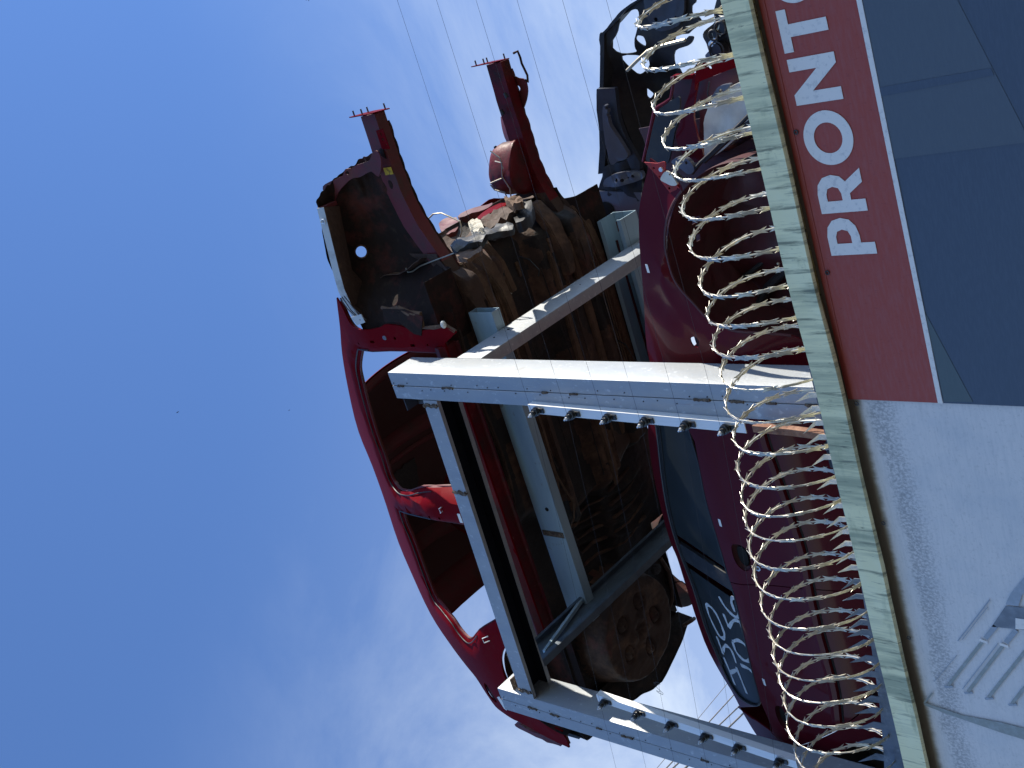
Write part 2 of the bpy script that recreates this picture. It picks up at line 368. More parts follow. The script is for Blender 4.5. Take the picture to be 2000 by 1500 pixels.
# ---------------------------------------------------------------- boundary wall with cap flashing and printed banner
WX0, WX1 = -7.0, 3.0
wall = thing('sheet_metal_wall', 'tall corrugated metal wall with a pale green stained cap along its top', 'wall', (-1.5, 3.2, 0))
bm = new()
N = 240
def corr(u, v):
    x = WX0 + (WX1 - WX0)*u
    return Vector((x, 3.215 + .018*math.sin(x*2*math.pi/.076), 0.0 + 3.60*v))
gridmesh(bm, 780, 1, corr); thicken(bm, Vector((0, .004, 0)))
obj('corrugated_sheet', bm, m_corr, wall, 60)
bm = new()
def capz(x): return 3.680 - (.010 if x < -1.7 else .010*sm(-1.2, -1.7, x)) + .0012*math.sin(x*9)
prof = lambda x: [(3.100 + .0015*math.sin(x*7), capz(x) - .098), (3.100, capz(x) - .092), (3.101 + .0012*math.sin(x*13), capz(x) - .045), (3.1, capz(x)), (3.16, capz(x) + .007), (3.215, capz(x) - .004), (3.245, capz(x) - .012), (3.246, capz(x) - .085)]
def capf(u, v):
    x = WX0 + (WX1 - WX0)*u; k = round(v*7); y, z = prof(x)[k]
    if k == 0: y += .010; z += .0025*noise.noise(Vector((x*5, 0, 1)))
    return Vector((x, y, z))
gridmesh(bm, 200, 7, capf); thicken(bm, lambda c: Vector((0, .0025, 0)))
obj('cap_flashing', bm, m_cap, wall, 40)
# banner
BY = 3.150
ban = thing('printed_banner', 'large printed vinyl banner reading PRONTO in a red band, fixed under the wall cap', 'banner', (-1.5, BY, 2.4))
def bsheet(name, poly, mat, lift, par=ban, th=.0015, y0=BY):
    bm = new()
    f = [bm.verts.new((p[0], y0 - lift, p[1])) for p in poly]
    bm.faces.new(f); thicken(bm, Vector((0, th, 0)))
    return obj(name, bm, mat, par, 0)
bm = new()
gridmesh(bm, 160, 40, lambda u, v: Vector((WX0 + (WX1 - WX0)*u, BY + .006 - .006*sm(.0, .06, 1 - v) + .0015*noise.noise(Vector((u*60, v*3, 0))), .5 + 3.105*v)))
thicken(bm, Vector((0, .002, 0)))
obj('backing_sheet', bm, m_bgrey, ban, 60)
XE = -1.682
bsheet('red_band', [(XE, 3.278), (2.9, 3.296), (2.9, 3.585), (XE, 3.585)], m_bred, .006)
bsheet('white_stripe', [(XE, 3.262), (2.9, 3.280), (2.9, 3.2957), (XE, 3.2777)], m_bwhite, .0095)
bsheet('blue_field', [(XE, .55), (2.9, .55), (2.9, 3.2797), (XE, 3.2617)], m_bblue, .006)
def pb(pts, y=BY): return [(lambda q: (q.x, q.z))(on_y(a, b, y)) for a, b in pts]
bsheet('pale_blue_facet', pb([(1745, 309), (2010, 276), (2000, 247), (1873, 0), (1800, -140), (1651, -140)]), m_bblue2, .0075, ban, .0012)
bsheet('dark_blue_facet', pb([(1717, 170), (1938, 131), (1944, 145), (1722, 187)]), m_bblue, .0089, ban, .0012)
bsheet('grey_green_facet', pb([(1807, 605), (1902, 783), (1846, 783)]), m_bgreen, .0075, ban, .0012)
# lettering
def glyph(ch):
    w = .052   # stroke
    H = .153
    if ch == 'P': return .120, [[(0, 0), (w*.72, 0), (w*.72, .045), (.062, .045), (.092, .052), (.113, .070), (.120, .098), (.113, .127), (.092, .146), (.062, H), (0, H)]], [[(w*.72, .074), (w*.72, .124), (.060, .124), (.077, .117), (.083, .099), (.077, .081), (.060, .074)]]
    if ch == 'R': return .138, [[(0, 0), (w*.72, 0), (w*.72, .046), (.058, .046), (.090, 0), (.133, 0), (.096, .054), (.113, .070), (.120, .098), (.113, .127), (.092, .146), (.062, H), (0, H)]], [[(w*.72, .074), (w*.72, .124), (.060, .124), (.077, .117), (.083, .099), (.077, .081), (.060, .074)]]
    if ch == 'O':
        return .166, [[(.083 + .083*math.cos(t*math.pi/24), .0765 + .080*math.sin(t*math.pi/24)) for t in range(48)]], [[(.083 + .047*math.cos(t*math.pi/16), .0765 + .046*math.sin(t*math.pi/16)) for t in range(32)]]
    if ch == 'N': return .138, [[(0, 0), (.037, 0), (.037, .090), (.107, 0), (.138, 0), (.138, H), (.101, H), (.101, .064), (.032, H), (0, H)]], []
    if ch == 'T': return .124, [[(.0435, 0), (.0805, 0), (.0805, .122), (.124, .122), (.124, H), (0, H), (0, .122), (.0435, .122)]], []
for ch, x0 in (('P', -1.180), ('R', -1.043), ('O', -.893), ('N', -.702), ('T', -.545), ('O', -.410)):
    wd, outl, hol = glyph(ch)
    base = 3.376 + .0075*(x0 + 1.18)/.7
    bm = new()
    panel(bm, [(x0 + a, base + b) for a, b in outl[0]], [[(x0 + a, base + b) for a, b in h] for h in hol], lambda a, b: Vector((a, BY - .009, b)), Vector((0, .0015, 0)), .2)
    obj('letter', bm, m_bwhite, ban, 0)
# hem line, mould stains, eyelets
bm = new(); tube(bm, [(WX0 + i*.25, BY - .0075, 3.566) for i in range(41) if WX0 + i*.25 > XE], .0022, 5); obj('hem_seam', bm, m_bwhite if False else m_bred, ban)
bm = new()
def mould(u, v):
    x = -6.9 + 5.21*u; z = 3.50 + .022*math.sin(x*2.1) + .010*math.sin(x*9) - (.030 + .020*noise.noise(Vector((x*3, 0, 0))))*v
    return Vector((x, BY - .0045, z))
# printed portico picture on the grey part
def strip(p, q, w, mat, name, lift=.006):
    a, b = pb([p, q]); a, b = Vector(a), Vector(b); d = (b - a).normalized(); n = Vector((-d.y, d.x))*w*.5
    bsheet(name, [tuple(a - n), tuple(b - n), tuple(b + n), tuple(a + n)], mat, lift)
for p, q in (((1853, 1337), (1922, 1249)), ((1892, 1349), (1962, 1257)), ((1932, 1360), (2010, 1262)), ((1978, 1372), (2060, 1268))):
    strip(p, q, .011, m_printol, 'printed_column')
    strip((p[0] - 7, p[1] + 3), (p[0] + 9, p[1] + 2), .008, m_print, 'printed_column_base')
    strip((q[0] - 8, q[1] - 2), (q[0] + 9, q[1] + 4), .010, m_bwhite, 'printed_capital', .008)
    strip((q[0] + 4, q[1] - 4), (q[0] + 24, q[1] - 28), .016, m_print, 'printed_frieze_panel')
strip((1881, 1344), (1950, 1255), .003, m_print, 'printed_line')
strip((1872, 1250), (1934, 1170), .004, m_print, 'printed_line')
strip((1880, 1248), (1930, 1184), .002, m_print, 'printed_line')
strip((1825, 1330), (1870, 1278), .002, m_print, 'printed_line')
bsheet('printed_pediment', pb([(1938, 1222), (1965, 1182), (2010, 1186), (2080, 1200), (2080, 1236)]), m_printdk, .006)
bsheet('printed_pediment_light', pb([(1985, 1205), (2010, 1208), (2080, 1216), (2080, 1230), (1985, 1226)]), m_bwhite, .008)
bsheet('printed_cornice', pb([(1965, 1178), (1975, 1158), (2080, 1030), (2080, 1060), (1998, 1160), (1990, 1182)]), m_print, .006)
bsheet('printed_stair_edge', pb([(1808, 1371), (1880, 1395), (1960, 1410), (2060, 1436), (2060, 1460), (1960, 1430), (1860, 1396), (1806, 1375)]), m_printol, .006)
strip((1806, 1372), (1822, 1352), .006, m_printol, 'printed_line')
for x in (-3.22, -2.62, -2.15, -1.695, -1.235, -.78, -.30):
    bm = new(); 
    pts = [Vector((x + .006*math.cos(k*math.pi/8), BY - .010, 3.556 + .006*math.sin(k*math.pi/8))) for k in range(16)]
    tube(bm, pts, .0022, 6, closed=True); obj('eyelet', bm, m_wire, ban)

# ---------------------------------------------------------------- steel rack
rack = thing('steel_rack', 'galvanised steel storage rack of posts, arms and long beams holding the wrecked cars', 'rack', (-2.84, 3.6, 0))
def c_post(x0, x1, ztop, zbot=0.0):
    bm = new(); xm = (x0 + x1)/2
    # two lipped channels welded face to face: a hairline seam runs down the front
    box(bm, x0, xm - .0012, 3.5, 3.685, zbot, ztop, .006); box(bm, xm + .0012, x1, 3.5, 3.685, zbot, ztop, .006)
    p = obj('post', bm, m_galv, rack)
    z = ztop - .05
    while z > 3.9:
        if random.random() < .35:
            n = random.randint(4, 8); bm = new()
            tube(bm, [(xm + random.uniform(-.003, .003), 3.499, z - k*.011) for k in range(n)], [random.uniform(.0045, .008) for k in range(n)], 8)
            obj('weld_bead', bm, m_weld, p)
        z -= .17
    first = None
    for k in range(26):
        z = ztop - .04 - k*.085 + random.uniform(-.02, .02); xx = xm + random.choice((-1, 1))*random.uniform(.010, .022)
        if first is None:
            bm = new(); bmesh.ops.create_cone(bm, cap_ends=True, segments=8, radius1=.0035, radius2=.0025, depth=.004, matrix=Matrix.Rotation(rad(90), 4, 'X'))
            r = first = obj('rivet', bm, m_wire, p)
        else:
            r = first.copy(); C.objects.link(r); r.parent = p
        r.matrix_parent_inverse = Matrix.Identity(4); r.location = (xx, 3.4985, z)
    return p
c_post(-1.980, -1.829, 6.425)
c_post(-4.006, -3.853, 6.480)
# rear pair of posts, hidden by the cars
for x0 in (-1.975, -4.0):
    bm = new(); box(bm, x0, x0 + .146, 5.45, 5.63, 0, 6.08, .006); obj('post', bm, m_galv, rack)
# arm 1 : lipped channel, its sunlit web faces right
def hollow(bm, x0, x1, y0, y1, z0, z1, axis, t=.004):
    """open-ended rectangular tube along axis"""
    def sec(a, o):
        if axis == 'x': return [Vector((a, y0 + o, z0 + o)), Vector((a, y1 - o, z0 + o)), Vector((a, y1 - o, z1 - o)), Vector((a, y0 + o, z1 - o))]
        return [Vector((x0 + o, a, z0 + o)), Vector((x1 - o, a, z0 + o)), Vector((x1 - o, a, z1 - o)), Vector((x0 + o, a, z1 - o))]
    A, B = (x0, x1) if axis == 'x' else (y0, y1)
    rings = [[bm.verts.new(p) for p in sec(a, o)] for a, o in ((A, t), (A, 0), (B, 0), (B, t))]
    for P, Q in zip(rings, rings[1:] + rings[:1]):
        for k in range(4): bm.faces.new((P[k], P[(k+1) % 4], Q[(k+1) % 4], Q[k]))
bm = new(); box(bm, -1.895, -1.829, 3.687, 5.9, 5.902, 6.081, .005)
arm = obj('arm', bm, m_galv, rack)
for y, z, r in ((4.03, 6.02, .008), (3.93, 6.035, .005), (4.15, 6.045, .004), (4.62, 6.0, .004)):
    bm = new(); bmesh.ops.create_cone(bm, cap_ends=True, segments=12, radius1=r, radius2=r, depth=.003, matrix=Matrix.Translation((-1.8285, y, z)) @ Matrix.Rotation(rad(90), 4, 'Y'))
    obj('bolt_hole', bm, m_hole, arm)
# arm 2 : channel with its open side to the right, plus a brace
bm = new()
ax = -3.50
def abar(x0, x1, z0, z1):      # mitred front end, welded under the front beam
    ys = lambda z: 3.605 - (6.130 - z)*.80
    sweep(bm, [[Vector((x0, ys(z0), z0)), Vector((x1, ys(z0), z0)), Vector((x1, ys(z1), z1)), Vector((x0, ys(z1), z1))], [Vector((x0, 5.9, z0)), Vector((x1, 5.9, z0)), Vector((x1, 5.9, z1)), Vector((x0, 5.9, z1))]])
abar(ax - .045, ax - .040, 5.945, 6.130); abar(ax - .0395, ax, 5.945, 5.950); abar(ax - .0395, ax, 6.125, 6.130)
abar(ax - .004, ax + .001, 5.9505, 5.978); abar(ax - .004, ax + .001, 6.108, 6.1245)
arm = obj('arm', bm, m_armblue, rack, 0)
bm = new(); sweep(bm, [[Vector((ax - .025 + dx, y, z + dz)) for dx, dz in ((0, 0), (.022, 0), (.022, .018), (0, .018))] for y, z in ((3.53, 5.99), (4.02, 6.105))])
obj('brace', bm, m_galvblue, arm, 0)
# front beam between the two posts
bm = new()
sl = .075
def fb(x): return 6.112 + (x + 1.98)*(-.0375)
for y0, y1, z0, z1 in ((3.497, 3.503, 0, .103), (3.504, 3.649, .097, .1025), (3.650, 3.656, 0, .103), (3.504, 3.520, 0, .004), (3.632, 3.649, 0, .004)):
    s = lambda x: [Vector((x, y0, fb(x) + z0)), Vector((x, y1, fb(x) + z0)), Vector((x, y1, fb(x) + z1)), Vector((x, y0, fb(x) + z1))]
    sweep(bm, [s(-3.852), s(-2.9), s(-1.981)])
fbm = obj('front_beam', bm, m_galv, rack, 0)
bm = new(); sweep(bm, [[Vector((x, 3.5045, fb(x) + .090)), Vector((x, 3.6485, fb(x) + .090)), Vector((x, 3.6485, fb(x) + .096)), Vector((x, 3.5045, fb(x) + .096))] for x in (-3.85, -1.983)]); obj('channel_shade_sheet', bm, m_navy, fbm, 0)  # near-black sheets added to paint the shade inside the open channel
bm = new(); sweep(bm, [[Vector((x, 3.6465, fb(x) + .006)), Vector((x, 3.6492, fb(x) + .006)), Vector((x, 3.6492, fb(x) + .089)), Vector((x, 3.6465, fb(x) + .089))] for x in (-3.85, -1.983)]); obj('channel_shade_sheet', bm, m_navy, fbm, 0)
for x in (-2.01, -2.52, -3.81):
    bm = new(); tube(bm, [(x + random.uniform(-.006, .006), 3.4965, fb(x) + .003 + k*.0125) for k in range(9)], [random.uniform(.007, .013) for k in range(9)], 8)
    obj('weld_bead', bm, m_weld, fbm)
bm = new(); 
box(bm, -2.06, -1.981, 3.60, 3.606, 6.27, 6.40); box(bm, -2.06, -1.981, 3.52, 3.60, 6.396, 6.401)
obj('corner_bracket', bm, m_wire, rack, 0)
bm = new(); box(bm, -3.852, -3.74, 3.66, 3.668, 6.2, 6.50); box(bm, -3.852, -3.78, 3.52, 3.655, 6.36, 6.366)
obj('corner_bracket', bm, m_weld, rack, 0)
# long beams lying on the arms
bm = new(); hollow(bm, -3.66, -1.722, 4.009, 4.072, 6.083, 6.258, 'x')
lb = obj('long_beam', bm, m_galvblue, rack, 0)
bm = new()
bmesh.ops.create_cone(bm, cap_ends=True, segments=14, radius1=.012, radius2=.012, depth=.004, matrix=Matrix.Translation((-2.92, 4.008, 6.155)) @ Matrix.Rotation(rad(90), 4, 'X'))
obj('bolt_hole', bm, m_hole, lb)
bm = new(); box(bm, -3.10, -3.065, 4.0055, 4.0085, 6.09, 6.25); obj('rust_band', bm, m_weld, lb, 0)
bm = new()     # rear long beam: lipped channel, open side to the front
box(bm, -4.4, -1.66, 5.34, 5.346, 6.085, 6.26); box(bm, -4.4, -1.66, 5.19, 5.339, 6.085, 6.091); box(bm, -4.4, -1.66, 5.19, 5.339, 6.254, 6.26); box(bm, -4.4, -1.66, 5.184, 5.1895, 6.085, 6.112)
box(bm, -4.4, -1.66, 5.184, 5.1895, 6.23, 6.26)
obj('long_beam', bm, m_galvblue, rack, 0)
# lower arms that carry the maroon car
for x0 in (-1.9, -3.95):
    bm = new(); box(bm, x0, x0 + .07, 3.687, 5.449, 3.66, 3.84, .005); obj('arm', bm, m_galv, rack)
for y0 in (4.0, 5.0):
    bm = new(); box(bm, -4.2, -.9, y0, y0 + .07, 3.842, 3.99, .005); obj('long_beam', bm, m_galvblue, rack)

# ---------------------------------------------------------------- electric fence: insulator bars and wires
INS1 = [(1045, 805), (1115, 812), (1185, 818), (1258, 826), (1338, 833), (1415, 839)]
INS2 = [(1178, 1374), (1243, 1395), (1307, 1417), (1375, 1441), (1440, 1466), (1520, 1490)]
YI = 3.462
def insulator(p, par):
    bm = new()
    prof = [(0, .013), (.006, .013), (.008, .021), (.013, .022), (.016, .015), (.020, .014), (.022, .020), (.027, .020), (.030, .012), (.036, .011), (.040, .015), (.046, .014), (.049, .007)]
    rings = []
    for h, r in prof:
        rings.append([bm.verts.new(p + Vector((r*math.cos(k*math.pi/8), -h, r*math.sin(k*math.pi/8)))) for k in range(16)])
    for A, B in zip(rings, rings[1:]):
        for k in range(16): bm.faces.new((A[k], A[(k+1) % 16], B[(k+1) % 16], B[k]))
    bm.faces.new(rings[0][::-1]); bm.faces.new(rings[-1])
    box(bm, p.x - .013, p.x + .013, p.y - .007, p.y - .001, p.z - .040, p.z + .018, .002)
    i = obj('insulator', bm, m_ins, par, 30)
    bm = new()
    bmesh.ops.create_cone(bm, cap_ends=True, segments=6, radius1=.0085, radius2=.0085, depth=.008, matrix=Matrix.Translation(p + Vector((0, -.053, 0))) @ Matrix.Rotation(rad(90), 4, 'X'))
    tube(bm, [p + Vector((0, -.05, 0)), p + Vector((0, -.068, 0))], .004, 8)
    obj('bolt', bm, m_bolt, i)
bars = []
for k, (pts, x0, x1, z0, z1, lab) in enumerate(((INS1, -2.032, -1.992, 4.24, 5.47, 'pale aluminium bar of six black insulators bolted to the nearer full height post'),
                                 (INS2, -3.892, -3.852, 4.30, 6.02, 'pale aluminium bar of six black insulators on the far post under the car rear'))):
    P = [on_y(a, b, YI - .02) for a, b in pts]
    fx = lambda z: P[0].x + (P[-1].x - P[0].x)*(z - P[0].z)/(P[-1].z - P[0].z)
    t = thing('insulator_bar', lab, 'insulator bar', (P[0].x, YI, 3.9), 'electric fence bars on the posts')
    zt, zb = P[0].z + .055, P[-1].z - .085
    bm = new()
    # angle section: a broad flange facing the street and a thin one facing right
    s = lambda z: [Vector((fx(z) - .020, YI, z)), Vector((fx(z) + .024, YI, z)), Vector((fx(z) + .024, 3.499, z)), Vector((fx(z) + .019, 3.499, z)), Vector((fx(z) + .019, YI + .005, z)), Vector((fx(z) - .020, YI + .005, z))]
    sweep(bm, [s(zb), s((zb + zt)/2), s(zt)])
    obj('flat_bar', bm, m_alu, t, 0)
    for p in P: insulator(Vector((fx(p.z), YI - .0005, p.z)), t)
    bars.append([Vector((fx(p.z), YI - .040, p.z)) for p in P])
names = ['topmost', 'second highest', 'third highest', 'fourth highest', 'second lowest', 'lowest']
for i in range(6):
    a, b = bars[0][i], bars[1][i]
    bm = new()
    r = .0006
    pts = [Vector((3.2, a.y - .01, a.z + .02))]
    for k in range(1, 12): 
        u = k/12; pts.append(pts[0].lerp(a, u) + Vector((0, 0, -.05*u*(1-u))))
    pts += [a]
    for k in range(1, 8): u = k/8; pts.append(a.lerp(b, u) + Vector((0, 0, -.03*u*(1-u))))
    pts += [b, b + (b - a)*1.2 + Vector((0, 0, -.02))]
    tube(bm, pts, r, 5)
    if i == 2:     # loose end twisted round the wire
        q = a.lerp(b, .86)
        tube(bm, [q + Vector((.02*math.cos(k*.9) + .008*k - .03, .0, .022*math.sin(k*1.3))) for k in range(12)], .0012, 4)
    tag(obj('fence_wire', bm, m_fwire), names[i] + ' thin electric fence wire strung between the black insulators', 'wire', 'electric fence wires')
# rusted angle and plastic scrap at the foot of the nearer bar
bm = new()
a, b = on_y(1470, 838, 3.43), on_y(1625, 856, 3.43)
sweep(bm, [[p + Vector((dx, dy, 0)) for dx, dy in ((-.014, 0), (.014, 0), (.014, .03), (-.014, .03))] for p in (a, a.lerp(b, .5) + Vector((.003, 0, 0)), b)])
tag(obj('angle_iron', bm, m_rustbar, None, 0), 'short rusted angle iron standing beside the foot of the near post', 'iron bar')

# ---------------------------------------------------------------- razor wire
coil = thing('razor_wire', 'coil of bright barbed razor tape running along the top of the wall', 'razor wire', (-1.8, 3.25, 3.68))
YC, RC = 3.25, .2
axis_tab = [(-7, 4.03), (-3.17, 4.02), (-2.9, 3.99), (-2.4, 3.978), (-2.15, 3.95), (-1.88, 3.912), (-1.45, 3.878), (-1.1, 3.875), (-.88, 3.845), (-.6, 3.885), (-.39, 3.868), (3, 3.87)]
pitch = .122
path = []; SEG = 60
rs = random.Random(3)
nturn = 52
jit = [(rs.uniform(-.020, .020), rs.uniform(-.008, .008), rs.uniform(-.008, .012), rs.uniform(-.04, .04)) for _ in range(nturn + 2)]
for i in range(nturn*SEG):
    tt = i/SEG; k = int(tt); u = tt - k
    j = [jit[k][q]*(1-u) + jit[k+1][q]*u for q in range(4)]
    th = 2*math.pi*tt + .6
    x = .75 - pitch*tt + j[0]
    r = RC + j[2]
    dense = 1.0
    path.append(Vector((x + .012*math.sin(2*th)*dense + j[3]*.35*math.cos(th), YC + r*math.cos(th), lin(axis_tab, x) + j[1] + r*math.sin(th))))
bm = new()
tube(bm, path, .0033, 5)
obj('core_wire', bm, m_razor, coil)
bm = new()
step = .056; acc = 0
for i in range(1, len(path) - 1):
    acc += (path[i] - path[i-1]).length
    if acc < step: continue
    acc -= step
    p = path[i]; d = (path[i+1] - path[i-1]).normalized()
    x = p.x; ctr = Vector((x, YC, lin(axis_tab, x)))
    rn = (p - ctr); rn -= d*rn.dot(d); rn.normalize()
    lat = d.cross(rn).normalized()
    q = Matrix.Rotation(rs.uniform(-.5, .5) + .35, 3, d); lat = q @ lat; nn = d.cross(lat)
    for s in (-1, 1):
        o = lat*s
        Lh = .0225
        # a waisted blade: root along the tape, tips flared outward fore and aft
        c = [(-Lh*1.35, .0112), (-Lh*.5, .0078), (0, .0062), (Lh*.5, .0078), (Lh*1.35, .0112), (Lh*.75, .0010), (-Lh*.75, .0010)]
        up = [bm.verts.new(p + d*a + o*w + nn*.0006 + nn*(.003*s if abs(a) > Lh else 0)) for a, w in c]
        dn = [bm.verts.new(v.co - nn*.0012) for v in up]
        bm.faces.new(up); bm.faces.new(dn[::-1])
        for k in range(len(c)): bm.faces.new((up[k], dn[k], dn[(k+1) % len(c)], up[(k+1) % len(c)]))
obj('barbed_tape', bm, m_razor, coil, 0)
# spiked strip behind the cap
sp = thing('spike_strip', 'dark steel strip with a row of pointed blades standing behind the wall cap', 'spike strip', (-2.6, 3.2, 3.7))
base_px = [(1580, 720), (1597, 790), (1615, 865), (1646, 993), (1662, 1057), (1678, 1120), (1691, 1200), (1700, 1252), (1712, 1334), (1720, 1394), (1726, 1478), (1730, 1560), (1731, 1650)]
YS = 3.275
bp = [on_y(a, b, YS) for a, b in base_px]
bm = new()
gridmesh(bm, len(bp) - 1, 1, lambda u, v: (lambda q: Vector((q.x, YS, q.z - (1 - v)*(.26))))(bp[round(u*(len(bp) - 1))]))
thicken(bm, Vector((0, .004, 0)))
obj('strip_plate', bm, m_darkgalv, sp, 30)
arc = [(p, 0) for p in bp]
def along(t):
    n = len(bp) - 1; f = min(max(t, 0), .9999)*n; k = int(f); return bp[k].lerp(bp[k+1], f - k)
t = .06
while t < .99:
    p = along(t); d = (along(t + .01) - p).normalized()
    h = .075 + .035*sm(.35, .9, t); w = .010 + .006*sm(.3, .9, t)
    tip = p + Vector((-.012 + rs.uniform(-.01, .01), -.02, h)) + d*.02
    bm = new()
    A = [bm.verts.new(q) for q in (p - d*w - Vector((0, 0, .02)), p + d*w - Vector((0, 0, .02)), p + d*w*1.25 + Vector((0, -.004, h*.35)), tip, p - d*w*.9 + Vector((0, -.004, h*.3)))]
    B = [bm.verts.new(v.co + Vector((0, .003, 0))) for v in A]
    bm.faces.new(A); bm.faces.new(B[::-1])
    for k in range(5): bm.faces.new((A[k], B[k], B[(k+1) % 5], A[(k+1) % 5]))
    obj('spike', bm, m_razor if t < .42 else m_darkgalv, sp, 0)  # spikes further left coloured darker in place of shade
    t += .031

# ---------------------------------------------------------------- upper car: stripped red body shell
shell = thing('car_shell', 'stripped red car body shell without doors or wheels, lying on top of the steel rack', 'car shell', (-2.6, 4.58, 6.27))
YM = 4.58
def yf1(z): return 3.79 + (.22*((z - 6.88)/.65)**1.35 if z > 6.88 else 0) + (.02 if z < 6.4 else 0)*0
out_px = [(657, 582, 1), (664, 640), (668, 690), (680, 760), (700, 843), (727, 910), (753, 983), (778, 1060), (808, 1130), (840, 1199), (875, 1255), (909, 1303), (927, 1327), (944, 1359), (960, 1386), (978, 1401), (1006, 1417, 1)]
top = side2(out_px, yf1)
rear_low = [(-4.52, 6.62), (-4.55, 6.46, 1), (-4.44, 6.44, 1)]
AC, AR = (-4.06, 6.42), .345
arch = [(AC[0] - AR*math.cos(rad(a)), AC[1] + AR*math.sin(rad(a))) for a in range(4, 178, 12)]
arch[0] = (*arch[0], 1); arch[-1] = (*arch[-1], 1)
front_px = [(890, 650, 1), (866, 638), (820, 646), (780, 637), (753, 634), (740, 640), (715, 645), (692, 640), (680, 626), (668, 600)]
front_low = side2(front_px, yf1)
side_out = smooth_poly(top + rear_low + arch + [(-3.66, 6.262, 1), (-1.80, 6.262, 1)] + front_low, 3)
fdoor = smooth_poly(side2([(698, 688, 1), (752, 689), (807, 691), (868, 694, 1)], yf1) + [(-1.90, 6.345), (-2.0, 6.335), (-2.74, 6.335), (-2.80, 6.37)] + side2([(883, 967), (815, 966), (788, 966), (772, 960), (757, 937), (743, 893), (727, 850), (710, 793), (700, 753), (694, 722)], yf1), 4)
rdoor = smooth_poly(side2([(779, 1003, 1), (807, 1012), (840, 1020), (903, 1030)], yf1) + [(-3.02, 6.40), (-3.06, 6.335), (-3.36, 6.335), (-3.52, 6.40), (-3.58, 6.52)] + side2([(970, 1214), (947, 1226), (930, 1237), (918, 1252), (908, 1254), (892, 1237), (878, 1216), (857, 1189), (840, 1164), (803, 1065), (788, 1030)], yf1), 4)
inset_f, inset_r = inset(fdoor, .007), inset(rdoor, .007)
holes_small = [[(q.x, q.y) for q in [Vector(c) for c in circle2(*(lambda p: (p.x, p.z))(on_side(a, b, yf1)), r, 14)]] for a, b, r in ((771, 661, .010), (835, 674, .007), (862, 678, .006), (700, 671, .008))]
slots = []
for a, b in ((727, 668), (806, 675)):
    p = on_side(a, b, yf1); slots.append([(p.x - .008, p.z - .018), (p.x + .008, p.z - .018), (p.x + .008, p.z + .018), (p.x - .008, p.z + .018)])
bphole = [circle2(*(lambda p: (p.x, p.z))(on_side(858, 1013, yf1)), .010, 14)]
taillamp = smooth_poly(side2([(942, 1338), (949, 1341), (960, 1361), (966, 1376), (960, 1376), (948, 1360)], yf1), 3)
sx = [on_side(838, 1010, yf1)]
slots.append([(sx[0].x - .008, sx[0].z - .012), (sx[0].x + .008, sx[0].z - .012), (sx[0].x + .008, sx[0].z + .012), (sx[0].x - .008, sx[0].z + .012)])
def edge_dist(p, poly):
    best = 9; p = Vector(p); n = len(poly)
    for i in range(n):
        a, b = Vector(poly[i][:2]), Vector(poly[(i+1) % n][:2]); ab = b - a
        t = max(0, min(1, (p - a).dot(ab)/max(ab.length_squared, 1e-12)))
        best = min(best, (a + ab*t - p).length)
    return best
def body_y(x, z):
    y = yf1(z)
    if z > 6.32 and -3.95 < x < -1.8: y += .030*max(0, 1 - min(edge_dist((x, z), fdoor), edge_dist((x, z), rdoor))/.040)**2
    y += .018*math.exp(-((z - 6.30)/.035)**2)*-1*(1 if -3.6 < x < -1.9 else 0)      # sill bulge
    if x < -3.55: y += .05*sm(-3.9, -4.65, x)**1.5 - .012*math.exp(-(((x - AC[0])**2 + (z - AC[1])**2)**.5 - AR - .03)**2/.0012)
    fx = lin([(6.30, -2.74), (6.66, -2.762), (7.13, -2.806), (7.3, -2.81)], z) - x
    if -.02 < fx < .08 and 6.36 < z < 7.2: y += .055*sm(.060, .0, fx)*sm(7.2, 7.10, z)
    return y
for far in (0, 1):
    mp_ = (lambda y: 2*YM - y) if far else (lambda y: y)
    bm = new()
    panel(bm, [(max(p[0], -4.40), p[1]) for p in side_out] if far else side_out, [fdoor, rdoor] + ([] if far else holes_small + slots + bphole + [taillamp]), lambda x, z: Vector((x, mp_(body_y(x, z)), z)), Vector((0, -.012 if far else .012, 0)), .055)
    bs = obj('body_side', bm, m_red, shell, 40)
    bm = new()     # inner skin: smaller openings make the stepped door flanges
    panel(bm, inset([(max(p[0], -4.40), p[1]) for p in side_out] if far else side_out, .014), [inset_f, inset_r], lambda x, z: Vector((x, mp_(body_y(x, z) + .020), z)), Vector((0, -.012 if far else .012, 0)), .08)
    obj('inner_side_panel', bm, m_redin, shell, 40)
    bm = new()     # returns of the openings
    for hole in (fdoor, rdoor):
        n = len(hole)
        A = [bm.verts.new((h[0], mp_(body_y(h[0], h[1]) + .010), h[1])) for h in hole]
        B = [bm.verts.new((h[0], mp_(body_y(h[0], h[1]) + .026), h[1])) for h in hole]
        for k in range(n): bm.faces.new((A[k], B[k], B[(k+1) % n], A[(k+1) % n]))
    obj('door_flange', bm, m_red, shell, 40)
    bm = new()
    for ins in (inset(fdoor, .005), inset(rdoor, .005)):
        tube(bm, [(q[0], mp_(body_y(*q) + .014), q[1]) for q in ins[::2]], .004, 5, closed=True)
    obj('seal_flange', bm, m_redin, shell, 60)
bm = new()
for hole in (fdoor, rdoor):      # dark rubber line round the openings on the near side
    ins = [q for q in inset(hole, -.013) if q[1] > 6.9]
    best = max(range(len(ins)), key=lambda k: (Vector(ins[k]) - Vector(ins[k-1])).length)
    ins = ins[best:] + ins[:best]
    tube(bm, [(q[0], body_y(*q) - .001, q[1]) for q in ins], .0042, 6)
obj('rubber_line', bm, m_black, shell, 60)
